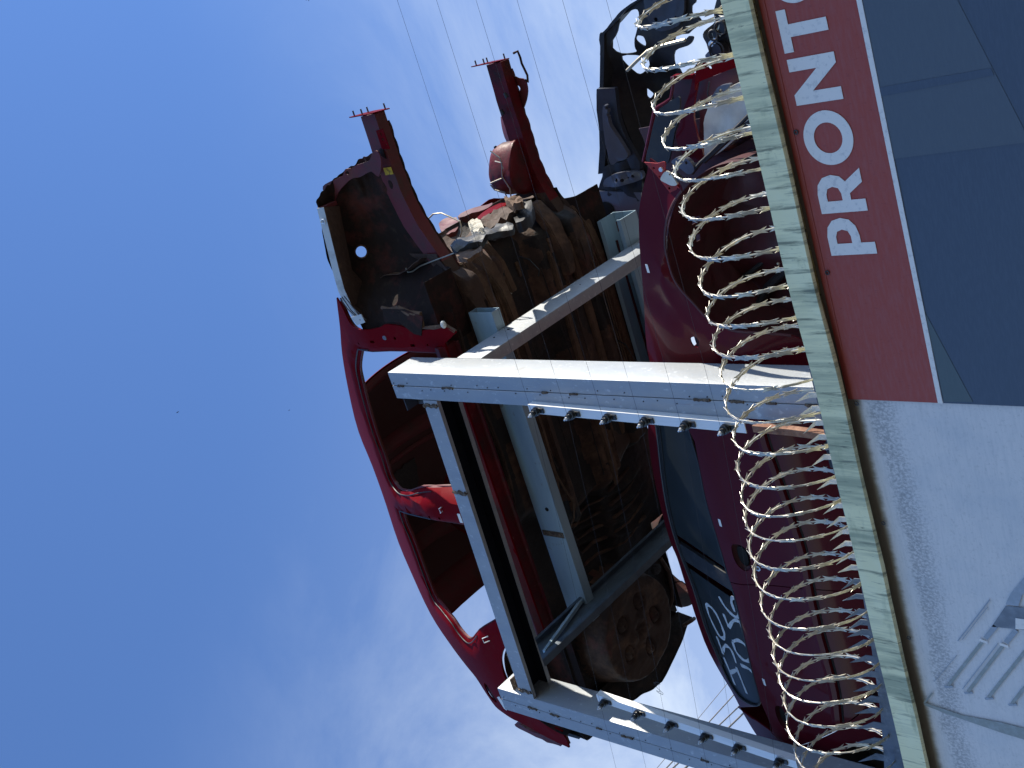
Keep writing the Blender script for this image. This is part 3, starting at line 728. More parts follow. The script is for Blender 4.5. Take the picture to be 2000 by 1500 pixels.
# lock striker, sticker, fuel lamp bowl and grommet on the near side
bm = new(); p = on_side(866, 993, lambda z: yf1(z) + .012)
box(bm, p.x - .022, p.x + .022, p.y - .004, p.y, p.z - .016, p.z + .016, .002); tube(bm, [p + Vector((-.012, 0, 0)), p + Vector((-.012, -.03, .0)), p + Vector((.014, -.03, .0)), p + Vector((.014, 0, 0))], .005, 6)
obj('lock_striker', bm, m_bolt, shell)
bm = new(); p = on_side(899, 1012, yf1); box(bm, p.x - .03, p.x + .03, p.y - .003, p.y - .0005, p.z - .012, p.z + .012); obj('paper_sticker', bm, m_label, shell, 0)
bm = new(); p = on_side(975, 1378, yf1); q = on_side(982, 1390, yf1)
bsx = side2([(967, 1365), (972, 1363), (985, 1388), (984, 1393), (979, 1389)], yf1)
panel(bm, bsx, [], lambda x, z: Vector((x, body_y(x, z) - .002, z)), Vector((0, .001, 0)), .1); obj('paper_sticker', bm, m_label, shell, 0)
bm = new(); p = on_side(950, 1247, yf1)
bm.free()
bm = new(); p = on_side(953, 1246, yf1); tube(bm, [p + Vector(v) for v in ((-.016, -.002, -.012), (-.018, -.03, .012), (.014, -.03, .014), (.016, -.002, -.01))], .004, 6, closed=False); obj('lock_striker', bm, m_bolt, shell)
bm = new(); p = on_side(751, 660, yf1)
bmesh.ops.create_uvsphere(bm, u_segments=20, v_segments=10, radius=.0165, matrix=Matrix.Translation(p) @ Matrix.Diagonal((.8, .35, 1, 1))); obj('rubber_grommet', bm, m_slate, shell)
bm = new()
panel(bm, taillamp, [], lambda x, z: Vector((x, body_y(x, z) + .03, z)), Vector((0, .01, 0)), .03); obj('lamp_bowl', bm, m_hole, shell)
# bright front face of the centre pillar (bent flange facing forward)
bm = new()
fl = [on_side(a, b, yf1) for a, b in ((786, 966), (800, 967), (835, 968), (883, 968), (930, 972))]
gridmesh(bm, len(fl) - 1, 3, lambda u, v: (lambda q: q + Vector((-.012 - .035*v - .01*math.sin(u*9)*v, .012 - .052*v*0 + .035*(v*(1 - v)), 0)))(fl[round(u*(len(fl) - 1))]))
bm.free()
# roof skin, headers and bows
rl = [(p[0], p[1]) for p in smooth_poly(top, 4, False)]
rl = sorted([(x, z) for x, z in rl if -4.12 < x < -2.05])
def roofz(x): return lin(rl, x)
def roofpt(x, v, lower=0):
    z0 = roofz(x); y0 = yf1(z0) + .02; y1 = 2*YM - y0; y = y0 + (y1 - y0)*v
    c = 1 - (2*v - 1)**2
    return Vector((x, y, z0 - .008 - lower + .075*c - .02*(1 - c)**6))
def hdr(v): return -2.38 + .09*max(0, 1 - (2*v - 1)**2)**.5          # curved windscreen header
def rhd(v): return -4.10 - .02*(1 - (2*v - 1)**2)
bm = new(); gridmesh(bm, 60, 40, lambda u, v: roofpt(rhd(v) + (hdr(v) - rhd(v))*u, v)); thicken(bm, Vector((0, 0, .006)))
obj('roof', bm, m_red, shell, 40, )
bm = new(); gridmesh(bm, 60, 30, lambda u, v: roofpt(rhd(v) + .1 + (hdr(v) - rhd(v) - .16)*u, .03 + .94*v, .006 + .003*noise.noise(Vector((u*14, v*5, 2)))))
obj('roof_inner_skin', bm, m_roofin, shell, 40)
for x0, x1, d in ((0, .10, .035), (None, None, 0)):
    if x0 is None: continue
    bm = new()
    gridmesh(bm, 6, 30, lambda u, v: roofpt(hdr(v) - .012 - .10*u, .02 + .96*v, .010 + d*math.sin(math.pi*min(1, u*1.02))))
    thicken(bm, Vector((0, 0, .004))); obj('windscreen_header', bm, m_redin, shell, 40)
bm = new(); gridmesh(bm, 6, 30, lambda u, v: roofpt(rhd(v) + .005 + .14*u, .02 + .96*v, .010 + .04*math.sin(math.pi*u))); thicken(bm, Vector((0, 0, .004))); obj('tailgate_header', bm, m_redin, shell, 40)
for xc, w, dz in ((-2.88, .055, .022), (-3.00, .02, .012), (-3.75, .05, .02)):
    bm = new(); gridmesh(bm, 6, 30, lambda u, v: roofpt(xc + w*(u - .5)*2, .03 + .94*v, .010 + dz*math.sin(math.pi*u))); thicken(bm, Vector((0, 0, .004))); obj('roof_bow', bm, m_redin, shell, 40)
bm = new(); gridmesh(bm, 14, 20, lambda u, v: roofpt(-3.08 - .36*u + .02*noise.noise(Vector((v*8, u*2, 3))), .06 + .50*v + .02*noise.noise(Vector((u*7, v, 9))), .016 + .006*noise.noise(Vector((u*5, v*9, 5))))); thicken(bm, Vector((0, 0, .003))); obj('headliner_scrap', bm, m_headliner, shell, 40)
bm = new(); p = roofpt(-3.15, .16, .03); bmesh.ops.create_icosphere(bm, subdivisions=2, radius=.03, matrix=Matrix.Translation(p) @ Matrix.Diagonal((1.2, 1, .7, 1))); obj('courtesy_lamp', bm, m_plastic, shell)
bm = new(); p = roofpt(-3.36, .13, .024); box(bm, p.x - .02, p.x + .02, p.y - .012, p.y + .012, p.z - .002, p.z, 0); obj('paper_sticker', bm, m_plastic, shell, 0)
# windscreen pillars are part of the sides; screen and tailgate openings stay open. Cowl and firewall:
def floor_h(x, y):
    """height of the underside; ribs, rails, tunnel, kick-up and spare wheel tub"""
    w = abs(y - YM)
    z = 6.335
    z += .10*sm(.17, .09, w)*sm(-4.0, -3.5, x)                                     # tunnel
    kick = sm(-2.98 - .22*sm(.5, .1, w) - .03*math.sin(y*9), -3.12 - .22*sm(.5, .1, w) - .03*math.sin(y*9), x)
    z += .13*kick
    for yc in (4.13, 5.03):                                                        # chassis rails
        d = abs(y - yc - .03*sm(-1.5, -2.2, x))
        z -= .060*sm(.062, .046, d)*(1 - kick)
    for yc in (4.32, 4.36, 4.80, 4.84, 3.93, 5.23, 5.19):
        z -= .020*math.exp(-((y - yc)/.012)**2)*(1 - kick)*sm(-1.5, -1.75, x)
    for xc in (-3.28, -3.38, -3.48, -3.58):                                        # cross ribs under the seat
        z -= .028*math.exp(-((x - xc - .06*math.sin(y*6))/.018)**2)*kick*sm(4.15, 4.3, y)*sm(5.2, 5.0, y)
    for xc, yc, r in ((-2.05, 4.28, .035), (-2.5, 4.92, .04), (-2.9, 4.33, .045), (-2.75, 5.0, .05), (-2.25, 5.12, .03), (-1.9, 4.95, .03)):
        d = math.hypot(x - xc, y - yc); z += .016*sm(r, r*.7, d)*(1 - kick) - .008*math.exp(-((d - r)/.008)**2)
    # spare wheel tub
    d = math.hypot(x + 4.08, y - 4.50)
    t = sm(.385, .315, d)
    z = z*(1 - t) + (6.235)*t
    if d < .33:
        for a in range(5):
            cx, cy = -4.08 + .17*math.cos(a*1.2566 + .4), 4.50 + .17*math.sin(a*1.2566 + .4)
            e = math.hypot((x - cx)*1.0, (y - cy)*1.3)
            z += .020*math.exp(-((e - .055)/.011)**2) - .018*math.exp(-((e - .02)/.011)**2)
        z -= .012*math.exp(-((d - .07)/.02)**2); z += .012*sm(.05, .02, d)
        ang = math.atan2(y - 4.50, x + 4.08); z += .006*sm(.28, .2, d)*math.cos(ang*5)
    # toe board rises to the firewall at the front
    z += .42*sm(-1.62, -1.40, x)**1.6*(1 - .2*sm(.17, .1, w))*sm(.54, .47, w) - .03*sm(.50, .56, w)*sm(-1.9, -1.7, x)
    z += .010*noise.noise(Vector((x*4, y*4, 1))) + .006*noise.noise(Vector((x*13, y*11, 4))) + .003*noise.noise(Vector((x*34, y*30, 7)))
    return z
X0F, X1F = -4.475, -1.40
bm = new()
def ff(u, v):
    x = X0F + (X1F - X0F)*u; y = 3.83 + 1.5*v
    return Vector((x, y, floor_h(x, y)))
def fskip(u, v):
    x = X0F + (X1F - X0F)*u; y = 3.83 + 1.5*v
    if x < -3.7 and (y < 4.05 or y > 5.11) and math.hypot(x - AC[0], 0) < AR: return True      # wheel houses
    if x > -1.47 and (y < 4.06 or y > 5.10): return True
    return abs(x + 2.12 + .3*(y - 4.52)) < .014 and 4.40 < y < 4.50 or (x < -4.40 and y > 5.0 + .1*math.sin(x*30))   # a torn slot lets light through
gridmesh(bm, 300, 150, ff, fskip)
w_ = lambda y: abs(y - YM)
for f in bm.faces:
    c = f.calc_center_median()
    if c.x > -1.85 and w_(c.y) > .52: f.material_index = 2; continue
    w = abs(c.y - YM); nz_ = .10*noise.noise(Vector((c.x*3, c.y*3, 8))) + .04*noise.noise(Vector((c.x*11, c.y*11, 8)))
    d = math.hypot(c.x + 4.08, c.y - 4.50)
    if d > .37 and c.x < -3.02 - .22*sm(.5, .1, w) + nz_*.5: f.material_index = 1                   # underseal black behind the seat ribs, with the recess shade put into it
    elif c.x > -3.2 and (w < .10 + nz_*.4 or abs(w - .62) < .06 + nz_*.3 or nz_ > .02): f.material_index = 1  # tunnel and side edges also painted dark, as recess shade, plus random patches
thicken(bm, Vector((0, 0, .004)))
obj('floor_pan', bm, m_rust, shell, 60, [m_rust, m_underseal_shade, m_well])
# muddy side members welded on the floor
def member(name, pts, w, h, mat, par=shell, taper=None):
    bm = new(); secs = []
    for i, p in enumerate(pts):
        p = Vector(p); k = (taper[i] if taper else 1)
        secs.append([p + Vector((0, -w*k, .0)), p + Vector((0, -w*k*.72, -h)), p + Vector((0, w*k*.72, -h)), p + Vector((0, w*k, 0))])
    sweep(bm, secs); bmesh.ops.subdivide_edges(bm, edges=bm.edges[:], cuts=1)
    bmesh.ops.bevel(bm, geom=[e for e in bm.edges if e.calc_face_angle(0) > .5], offset=.006, segments=2, affect='EDGES')
    for v in bm.verts: v.co += Vector((0, .004*noise.noise(v.co*15), .005*noise.noise(v.co*11 + Vector((3, 3, 3)))))
    return obj(name, bm, mat, par, 50)
RB = [(-4.0, 6.28), (-1.9, 6.262), (-1.72, 6.262), (-1.6, 6.335), (-1.45, 6.405), (-1.3, 6.475), (-1.2, 6.515), (-1.08, 6.54), (-.9, 6.552), (-.62, 6.545)]
for s, ys in ((0, 4.115), (1, 5.045)):
    m = m_redin
    bm = new(); secs = []
    for i in range(33):
        x = -.62 - 1.66*i/32
        zb = lin(RB, x) + .075*sm(-1.75, -2.25, x) + (-.0 if s == 0 else -.078*sm(-1.45, -1.0, x)); h = .115 - .055*sm(-1.3, -1.75, x)
        w = .036 + (.004*math.sin(i*1.7) if i % 4 == 0 else 0)
        secs.append([Vector((x, ys - w, zb)), Vector((x, ys + w, zb)), Vector((x, ys + w, zb + h)), Vector((x, ys - w, zb + h))])
    sweep(bm, secs)
    bmesh.ops.bevel(bm, geom=[e for e in bm.edges if e.calc_face_angle(0) > .8], offset=.006, segments=2, affect='EDGES')
    for f in bm.faces:
        c = f.calc_center_median()
        if c.x < -1.42 + .06*noise.noise(c*9): f.material_index = 1
    rail = obj('chassis_rail', bm, m_red, shell, 40, [m_dirtyred if s else m_redin, m_rust])
    # weld flange running along the lower inside edge
    bm = new(); gridmesh(bm, 40, 1, lambda u, v: (lambda x: Vector((x, ys + .036 + (.022 + .006*(1 if int(u*40) % 3 else 0))*v, lin(RB, x) + (-.0 if s == 0 else -.078*sm(-1.45, -1.0, x)) + .012)))(-.68 - 1.2*u)); thicken(bm, Vector((0, 0, .004)))
    obj('rail_flange', bm, m_well if s == 0 else m_redin, rail, 0)
    # crash plate with studs
    zc = 6.61 if s == 0 else 6.57
    bm = new()
    pl = [(-.090, -.085, 1), (.050, -.095), (.075, -.06), (.085, .07, 1), (.03, .10), (-.075, .095), (-.095, .05)]
    pl = [(a + ys, b + zc) for a, b, *_ in pl]
    panel(bm, pl, [circle2(ys - .01, zc, .022, 12)], lambda y, z: Vector((-.612 + .02*(z - zc) - .10*(y - ys), y, z)), Vector((-.005, 0, 0)), .05)
    pt = obj('crash_plate', bm, m_redin if False else m_red, rail, 30)
    for dy, dz in ((-.065, .06), (-.06, -.0), (.04, .07), (.05, -.06)):
        bm = new(); q = Vector((-.615 - .10*dy, ys + dy, zc + dz)); tube(bm, [q, q + Vector((.032, 0, 0))], .0045, 8); obj('stud', bm, m_wire, pt)
# details on the near rail: red bracket plate, yellow sticker, holes
bm = new(); p = on_y(748, 272, 4.077)
panel(bm, [(p.x - .055, p.z - .03), (p.x + .055, p.z - .028), (p.x + .05, p.z + .03), (p.x - .05, p.z + .032)], [circle2(p.x + .0, p.z, .009, 10), circle2(p.x - .03, p.z - .012, .005, 8), [(p.x + .02, p.z - .005), (p.x + .038, p.z - .005), (p.x + .038, p.z + .005), (p.x + .02, p.z + .005)]], lambda x, z: Vector((x, 4.075, z)), Vector((0, .003, 0)), .1)
obj('bracket_plate', bm, m_red, shell, 0)
bm = new(); p = on_y(764, 333, 4.076); box(bm, p.x - .020, p.x + .020, 4.071, 4.0735, p.z - .012, p.z + .052); obj('yellow_sticker', bm, m_yellow, shell, 0)
bm = new(); p = on_y(739, 336, 4.06); box(bm, p.x - .014, p.x + .014, p.y - .008, p.y, p.z - .012, p.z + .012); obj('paper_sticker', bm, m_label, shell, 0)
# towing loop on the far rail
bm = new(); tl = [on_y(a, b, 5.10) for a, b in ((1003, 104), (1011, 100), (1016, 112), (1019, 124), (1030, 147), (1031, 160), (1026, 156))]
tube(bm, tl, .007, 8); obj('tow_loop', bm, m_well, shell)
bm = new(); panel(bm, smooth_poly([(lambda q: (q.x, q.z))(on_y(a, b, 5.10)) for a, b in ((1003, 150), (1014, 152), (1027, 156), (1032, 178), (1027, 203), (1020, 212), (1010, 185))], 3), [circle2(*(lambda q: (q.x, q.z))(on_y(1013, 172, 5.1)), .016, 10)], lambda x, z: Vector((x, 5.095, z)), Vector((0, .006, 0)), .06); obj('tow_bracket', bm, m_redin, shell, 30)
# near wheel house : vaulted sheet between rail and upper rail, strut tower with a hole on top
HC = Vector((-1.335, 3.985, 6.97))
zup = [(-1.80, 6.93), (-1.6, 6.97), (-1.5, 6.99), (-1.3, 7.0), (-1.0, 6.96), (-.8, 6.95)]
def wheelhouse(u, v, near=True):
    xf = lin([(0, -.80), (.3, -.84), (.55, -.88), (.8, -.92), (1, -.98)], v) + .018*noise.noise(Vector((v*14, 3, 0)))
    xr = -1.80 + .02*v
    x = xf + (xr - xf)*u
    ylo, yhi = 4.085, 3.835
    z0 = lin(RB, x) + .02
    z1 = lin(zup, x)
    rear = sm(.62, 1.0, u)
    tower = math.exp(-((x + 1.33)/.19)**2)
    z = z0 + (z1 - z0)*(1 - (1 - v)**2.1)
    y = ylo + (yhi - ylo)*v**2.2
    y += .10*math.sin(math.pi*min(1, v*1.05))*tower*.55
    z += .05*tower*sm(.5, .8, v)
    # the rear wall of the wheel house closes outward towards the sill
    y += (3.815 - y)*rear*(1 - .25*v)
    z += -.16*rear*(1 - v)*0
    n_ = (.010 + .022*sm(.45, .1, u))*noise.noise(Vector((x*9, v*5, 1))) + .012*sm(.5, .15, u)*noise.noise(Vector((x*6, v*16, 3))) + .006*noise.noise(Vector((x*21, v*14, 5)))
    p = Vector((x, y + n_, z + n_*.5))
    return p if near else Vector((p.x, 2*YM - p.y, p.z))
bm = new()
hc = None; best = 9
for i in range(60):
    for j in range(40):
        q = wheelhouse(i/60, j/40); e = q - EYE; cx, cy, cz = e.dot(R0), e.dot(R1), e.dot(R2)
        d = math.hypot(cy/cz*F + 1000 - 703, 1500 - (cx/cz*F + 750) - 491)
        if d < best: best = d; hc = q
gridmesh(bm, 120, 80, wheelhouse, lambda u, v: (wheelhouse(u, v) - hc).length < .037)
thicken(bm, Vector((0, .004, .002)))
obj('wheel_house', bm, m_well, shell, 60)
_u = [(i/60, j/40) for i in range(60) for j in range(40)]; uu, vv = min(_u, key=lambda q: (wheelhouse(*q) - hc).length)
t1 = (wheelhouse(uu + .01, vv) - wheelhouse(uu - .01, vv)).normalized(); t2 = (wheelhouse(uu, vv + .01) - wheelhouse(uu, vv - .01)); t2 = (t2 - t1*t2.dot(t1)).normalized()
bm = new(); tube(bm, [hc + (t1*math.cos(k*math.pi/16) + t2*math.sin(k*math.pi/16))*.036 for k in range(32)], .006, 6, closed=True); obj('strut_mount_ring', bm, m_rust, shell)
# front flange of the wheel house, ragged red sheet
fx_ = smooth_poly([(lambda q: (q.x, q.z))(on_y(a, b, 4.02)) for a, b in ((737, 296), (728, 298), (722, 312), (710, 318), (697, 322), (689, 327), (682, 327), (680, 338), (667, 344), (650, 355), (652, 372), (660, 380), (658, 395), (668, 398), (676, 370), (690, 348), (705, 345), (725, 335), (740, 345), (745, 318))], 3)
bm = new(); panel(bm, fx_, [circle2(*(lambda q: (q.x, q.z))(on_y(686, 334, 4.02)), .010, 10), circle2(*(lambda q: (q.x, q.z))(on_y(662, 386, 4.02)), .007, 10)], lambda x, z: Vector((x, 4.02 + .012*noise.noise(Vector((x*20, z*20, 0))) - .25*sm(6.7, 7.0, z)*.3, z)), Vector((0, .006, 0)), .04); obj('torn_front_flange', bm, m_redin, shell, 40)
# upper rail: pale outside, muddy underneath
bm = new(); bu = new(); secs = []
ur_px = [((619, 407), (662, 402)), ((631, 455), (671, 446)), ((643, 503), (680, 490)), ((651, 535), (687, 526)), ((660, 567), (722, 566)), ((674, 598), (748, 597)), ((697, 632), (752, 622))]
top_e = [on_y(a[0], a[1], 3.825) for a, b in ur_px]
bot_e = []
for (a, b), t in zip(ur_px, top_e):
    bot_e.append(on_z(b[0], b[1], t.z - .055 - .0))
gridmesh(bm, 24, 2, lambda u, v: (lambda f: top_e[int(f)].lerp(top_e[min(int(f) + 1, 6)], f - int(f)) + Vector((0, .004*v, -.055*v)))(u*5.999)); thicken(bm, Vector((0, .004, 0)))
obj('fender_rail_face', bm, m_white, shell, 40)
gridmesh(bu, 24, 6, lambda u, v: (lambda f, k: (top_e[k].lerp(top_e[k+1], f - k) + Vector((0, .006, -.055))).lerp(bot_e[k].lerp(bot_e[k+1], f - k), v) + Vector((0, 0, -.006*math.sin(math.pi*v))))(u*5.999, int(u*5.999))); thicken(bu, Vector((0, 0, .004)))
obj('fender_rail_underside', bu, m_rust, shell, 40)
bm = new(); gridmesh(bm, 24, 4, lambda u, v: (lambda f, k: bot_e[k].lerp(bot_e[k+1], f - k) + Vector((0, .03*v, .14*v)))(u*5.999, int(u*5.999))); thicken(bm, Vector((0, .004, 0))); obj('fender_rail_inner_wall', bm, m_well, shell, 40)
bm = new(); a, b = top_e[0], bot_e[0]; box(bm, a.x - .02, a.x + .002, a.y + .006, b.y - .002, a.z - .05, a.z + .003); obj('rail_end_cap', bm, m_redin, shell, 0)
bm = new(); p = on_y(632, 432, 3.822); tube(bm, [p + Vector((.013*math.cos(k*.52), -.004, .018*math.sin(k*.52))) for k in range(12)], .004, 6, closed=True); obj('bolt_ring', bm, m_bolt, shell)
for q0, q1 in (((668, 580), (708, 630)), ((672, 578), (715, 625)), ((664, 582), (698, 622))):
    bm = new(); a, b = on_y(*q0, 3.818), on_y(*q1, 3.803); tube(bm, [a, a.lerp(b, .5) + Vector((0, -.001, .012)), b], .003, 5); obj('pressed_crease', bm, m_wire, shell)
# lower white end tab of the rail
bm = new(); panel(bm, side2([(688, 618), (708, 612), (716, 628), (700, 634)], lambda z: 3.80), [circle2(*(lambda q: (q.x, q.z))(on_y(706, 623, 3.8)), .005, 8)], lambda x, z: Vector((x, 3.788, z)), Vector((0, .004, 0)), .1); obj('rail_end_tab', bm, m_white, shell, 0)
# rough seam between wheel house and hinge pillar
bm = new(); sp_ = [on_y(a, b, 3.80) for a, b in ((745, 600), (760, 606), (778, 600), (800, 612), (822, 612), (828, 640), (850, 640), (872, 636), (890, 648))]
tube(bm, [p + Vector((.006*noise.noise(p*40), 0, .01*noise.noise(p*30))) for p in sp_], [.010, .014, .012, .018, .012, .010, .014, .010, .012], 7); obj('sealant_bead', bm, m_mud, shell)
bm = new(); panel(bm, side2([(748, 603), (790, 604), (826, 618), (824, 655), (810, 652), (780, 628), (752, 628)], lambda z: 3.79), [], lambda x, z: Vector((x, 3.786 + .006*noise.noise(Vector((x*30, z*30, 0))), z)), Vector((0, .006, 0)), .03); obj('torn_seam_sheet', bm, m_well, shell, 40)
bm = new(); p = on_y(866, 634, 3.785); bmesh.ops.create_icosphere(bm, subdivisions=2, radius=.02, matrix=Matrix.Translation(p) @ Matrix.Diagonal((1.1, .7, .9, 1))); obj('jacking_plug', bm, m_plastic, shell)
# far strut tower, seen from inside: a rounded red bulge against the sky
bm = new()
def ftower(u, v):
    a = rad(360*u)
    r = .155*(1 + .08*math.cos(3*a))
    prof = lin([(0, .05), (.12, .85), (.22, 1.05), (.35, 1.0), (.6, .98), (.82, .86), (.94, .55), (1, .05)], v)
    z = 6.49 + (.245)*lin([(0, 0), (.12, .02), (.22, .10), (.35, .25), (.6, .62), (.82, .9), (.94, .99), (1, 1)], v)
    return Vector((-1.235 + r*prof*math.cos(a)*1.0, 5.01 - r*prof*(math.sin(a)*.95 if math.sin(a) > 0 else .15*math.sin(a)) + .004*noise.noise(Vector((u*9, v*9, 0))), z))
gridmesh(bm, 48, 24, ftower)
obj('strut_tower', bm, m_dirtyred, shell, 50)
bm = new(); gridmesh(bm, 30, 12, lambda u, v: Vector((-.95 - .62*u, 5.07 + .10*v, lin(RB, -.95 - .62*u) + .06 + (.20 - .10*u)*v*(.35 + .65*math.sin(math.pi*min(1, .2 + u)))))); thicken(bm, Vector((0, .004, 0))); obj('wheel_house', bm, m_redin, shell, 50)
for px_ in (((958, 295), (976, 308), (983, 330)), ((967, 315), (980, 318), (981, 345), (996, 368), (998, 384)), ((958, 361), (966, 371), (986, 376), (993, 392)), ((958, 358), (972, 352), (980, 349))):
    bm = new(); tube(bm, [on_y(a, b, 4.86) for a, b in px_], .0045, 6); obj('brake_pipe', bm, m_tube, shell)
for a, b in ((969, 290), (962, 346), (977, 345), (1002, 337), (988, 186), (981, 219)):
    bm = new(); p = on_y(a, b, 4.98); bmesh.ops.create_cone(bm, cap_ends=True, segments=8, radius1=.012, radius2=.009, depth=.03, matrix=Matrix.Translation(p) @ Matrix.Rotation(rad(70), 4, 'Y')); obj('clip', bm, m_black, shell)
# cowl and firewall
bm = new()
def fire(u, v):
    y = 4.02 + 1.14*u
    zt = lin([(0, 6.93), (.3, 6.96), (.6, 7.02), (.8, 7.04), (1, 6.9)], u)
    z = 6.52 + (zt - 6.52)*v
    x = -1.43 - .02*math.sin(u*5) - .05*sm(.5, 1, v)*math.sin(u*7)**2 + .03*noise.noise(Vector((y*5, z*5, 2))) + .012*noise.noise(Vector((y*16, z*14, 2))) - .08*v
    return Vector((x, y, z))
gridmesh(bm, 70, 40, fire); thicken(bm, Vector((-.004, 0, 0)))
obj('firewall', bm, m_rust, shell, 50)
bm = new(); gridmesh(bm, 40, 6, lambda u, v: (lambda q: q + Vector((.01 + .05*v, 0, .008*math.sin(v*3) - .02*v)))(fire(.02 + .96*u, 1))); thicken(bm, Vector((0, 0, .005))); obj('cowl_panel', bm, m_red, shell, 50)
def wp(a, b, X): return on_x(a, b, X)
# clutter on the firewall: lit red box, rag of insulation, dark brackets, hoses
def lump(name, px_, X, thick, mat, amp=.012, fr=16, grid=.03):
    pts = [(lambda q: (q.y, q.z))(wp(q0[0], q0[1], X)) for q0 in px_]
    bm = new(); panel(bm, smooth_poly(pts, 3), [], lambda y, z: Vector((X + amp*noise.noise(Vector((y*fr, z*fr, len(name)))) , y, z)), Vector((-thick, 0, 0)), grid)
    return obj(name, bm, mat, shell, 50)
lump('heater_inlet_panel', ((858, 432, 1), (880, 424), (896, 432), (893, 446), (876, 458), (862, 452)), -1.42, .07, m_redin, .02)
lump('cowl_bracket', ((897, 424), (935, 412), (958, 402), (960, 396), (935, 404), (900, 416)), -1.38, .04, m_redin)
lump('cowl_bracket', ((930, 424), (968, 400), (990, 396), (985, 404), (955, 418), (938, 428)), -1.36, .05, m_red)
lump('insulation_rag', ((915, 430), (928, 428), (940, 434), (946, 450), (942, 456), (930, 452), (918, 447)), -1.33, .05, m_cloth, .03, 30, .02)
lump('torn_insulation', ((880, 475), (905, 464), (930, 455), (960, 442), (990, 436), (1003, 440), (985, 452), (950, 462), (935, 474), (905, 482), (886, 486)), -1.34, .03, m_black, .03, 22, .03)
lump('torn_insulation', ((940, 428), (965, 413), (1000, 398), (1012, 384), (1018, 392), (1002, 412), (980, 432), (955, 440), (944, 440)), -1.35, .04, m_rust, .035, 20, .03)
lump('torn_insulation', ((985, 386), (1005, 383), (1018, 386), (1020, 395), (1004, 398), (992, 394)), -1.3, .04, m_mud, .03, 30, .02)
lump('steering_bracket', ((1008, 398), (1030, 390), (1040, 398), (1032, 420), (1016, 432), (1004, 428)), -1.38, .06, m_darkshell, .03, 20, .03)
lump('muddy_plate', ((888, 492), (912, 480), (938, 480), (940, 490), (925, 500), (905, 508)), -1.36, .02, m_mud, .02, 20, .03)
bm = new(); tube(bm, [on_y(a, b, 4.3) for a, b in ((832, 432), (846, 418), (862, 416), (880, 424), (898, 432), (902, 450), (896, 470), (886, 474))], .0045, 6); obj('hose', bm, m_tube, shell)
bm = new(); tube(bm, [on_y(a, b, 4.06) for a, b in ((793, 524), (797, 532), (806, 530), (820, 520), (845, 510), (870, 501), (890, 493))], .004, 6); obj('hose', bm, m_tube, shell)
# muddy outriggers and bulges under the toe board
member('outrigger', [(-1.50, 4.20, 6.40), (-1.62, 4.22, 6.345), (-1.80, 4.235, 6.315), (-2.0, 4.24, 6.31)], .045, .035, m_mud, taper=(.8, 1, .9, .6))
member('outrigger', [(-1.47, 4.32, 6.46), (-1.58, 4.33, 6.375), (-1.72, 4.345, 6.335), (-1.95, 4.35, 6.325)], .05, .045, m_mud, taper=(.9, 1.1, .8, .6))
member('outrigger', [(-1.46, 4.42, 6.44), (-1.60, 4.43, 6.36), (-1.78, 4.435, 6.335)], .03, .02, m_mud)
member('outrigger', [(-1.42, 4.90, 6.46), (-1.55, 4.90, 6.37), (-1.70, 4.90, 6.335), (-1.86, 4.88, 6.32)], .065, .05, m_rust, taper=(.9, 1.1, 1, .6))
member('outrigger', [(-1.52, 5.12, 6.36), (-1.65, 5.15, 6.325), (-1.85, 5.17, 6.31), (-3.0, 5.18, 6.31)], .045, .03, m_mud, taper=(.7, 1, .9, .6))
for yy, x1, ww, mt in ((4.30, -3.02, .020, m_mud), (4.375, -3.18, .026, m_rust), (4.79, -3.22, .026, m_mud), (4.86, -3.05, .018, m_rust), (4.97, -2.96, .030, m_mud), (5.20, -2.9, .018, m_mud), (3.95, -2.9, .016, m_rust), (4.22, -2.85, .014, m_mud)):
    member('stiffener_rib', [(-1.68, yy, 6.342), (-1.80, yy + .01, 6.338), (-2.2, yy + .012*math.sin(yy*9), 6.336), (-2.6, yy + .02*math.sin(yy*5), 6.336), (x1 + .12, yy, 6.338), (x1, yy - .01, 6.35)], ww, .026, mt, taper=(.5, 1, 1.05, 1, 1.1, .55))
for k, xc in enumerate((-3.26, -3.35, -3.44, -3.53, -3.62)):
    bm = new(); tube(bm, [(xc - .05*math.sin(u*3.1/9) + .012*noise.noise(Vector((k, u*.4, 0))), 4.30 + .75*u/9, floor_h(xc, 4.30 + .75*u/9) - .006) for u in range(10)], [.010 + .004*math.sin(u*1.1 + k) for u in range(10)], 7); obj('pressed_bead', bm, m_rust, shell, 50)
for a_, b_, c_ in (((-2.0, 4.44, 6.33), (-2.4, 4.46, 6.325), (-3.0, 4.47, 6.335)), ((-1.75, 4.70, 6.335), (-2.3, 4.71, 6.325), (-3.1, 4.69, 6.33))):
    bm = new(); tube(bm, [Vector(a_), Vector(b_) + Vector((0, .006, 0)), Vector(c_)], .004, 5); obj('seam_sealant', bm, m_underseal_shade, shell)
for pts in (((-2.36, 5.10, 6.34), (-2.40, 5.06, 6.20), (-2.55, 5.04, 6.12), (-2.7, 5.0, 6.16)), ((-1.62, 4.56, 6.34), (-1.64, 4.55, 6.25), (-1.70, 4.54, 6.19), (-1.74, 4.55, 6.22)), ((-4.10, 5.0, 6.4), (-4.06, 5.0, 6.25), (-4.16, 5.02, 6.17), (-4.26, 5.0, 6.2))):
    bm = new(); tube(bm, pts, .004, 5); obj('hanging_wire', bm, m_black, shell)
for dy in (0, .022, .04):
    bm = new(); tube(bm, [(-1.40, 5.00 + dy, 6.50), (-1.52, 5.02 + dy, 6.385), (-1.66, 5.05 + dy, 6.285), (-1.95, 5.06 + dy, 6.26), (-2.6, 5.06 + dy, 6.262)], .0045, 5); obj('brake_pipe', bm, m_mud, shell)
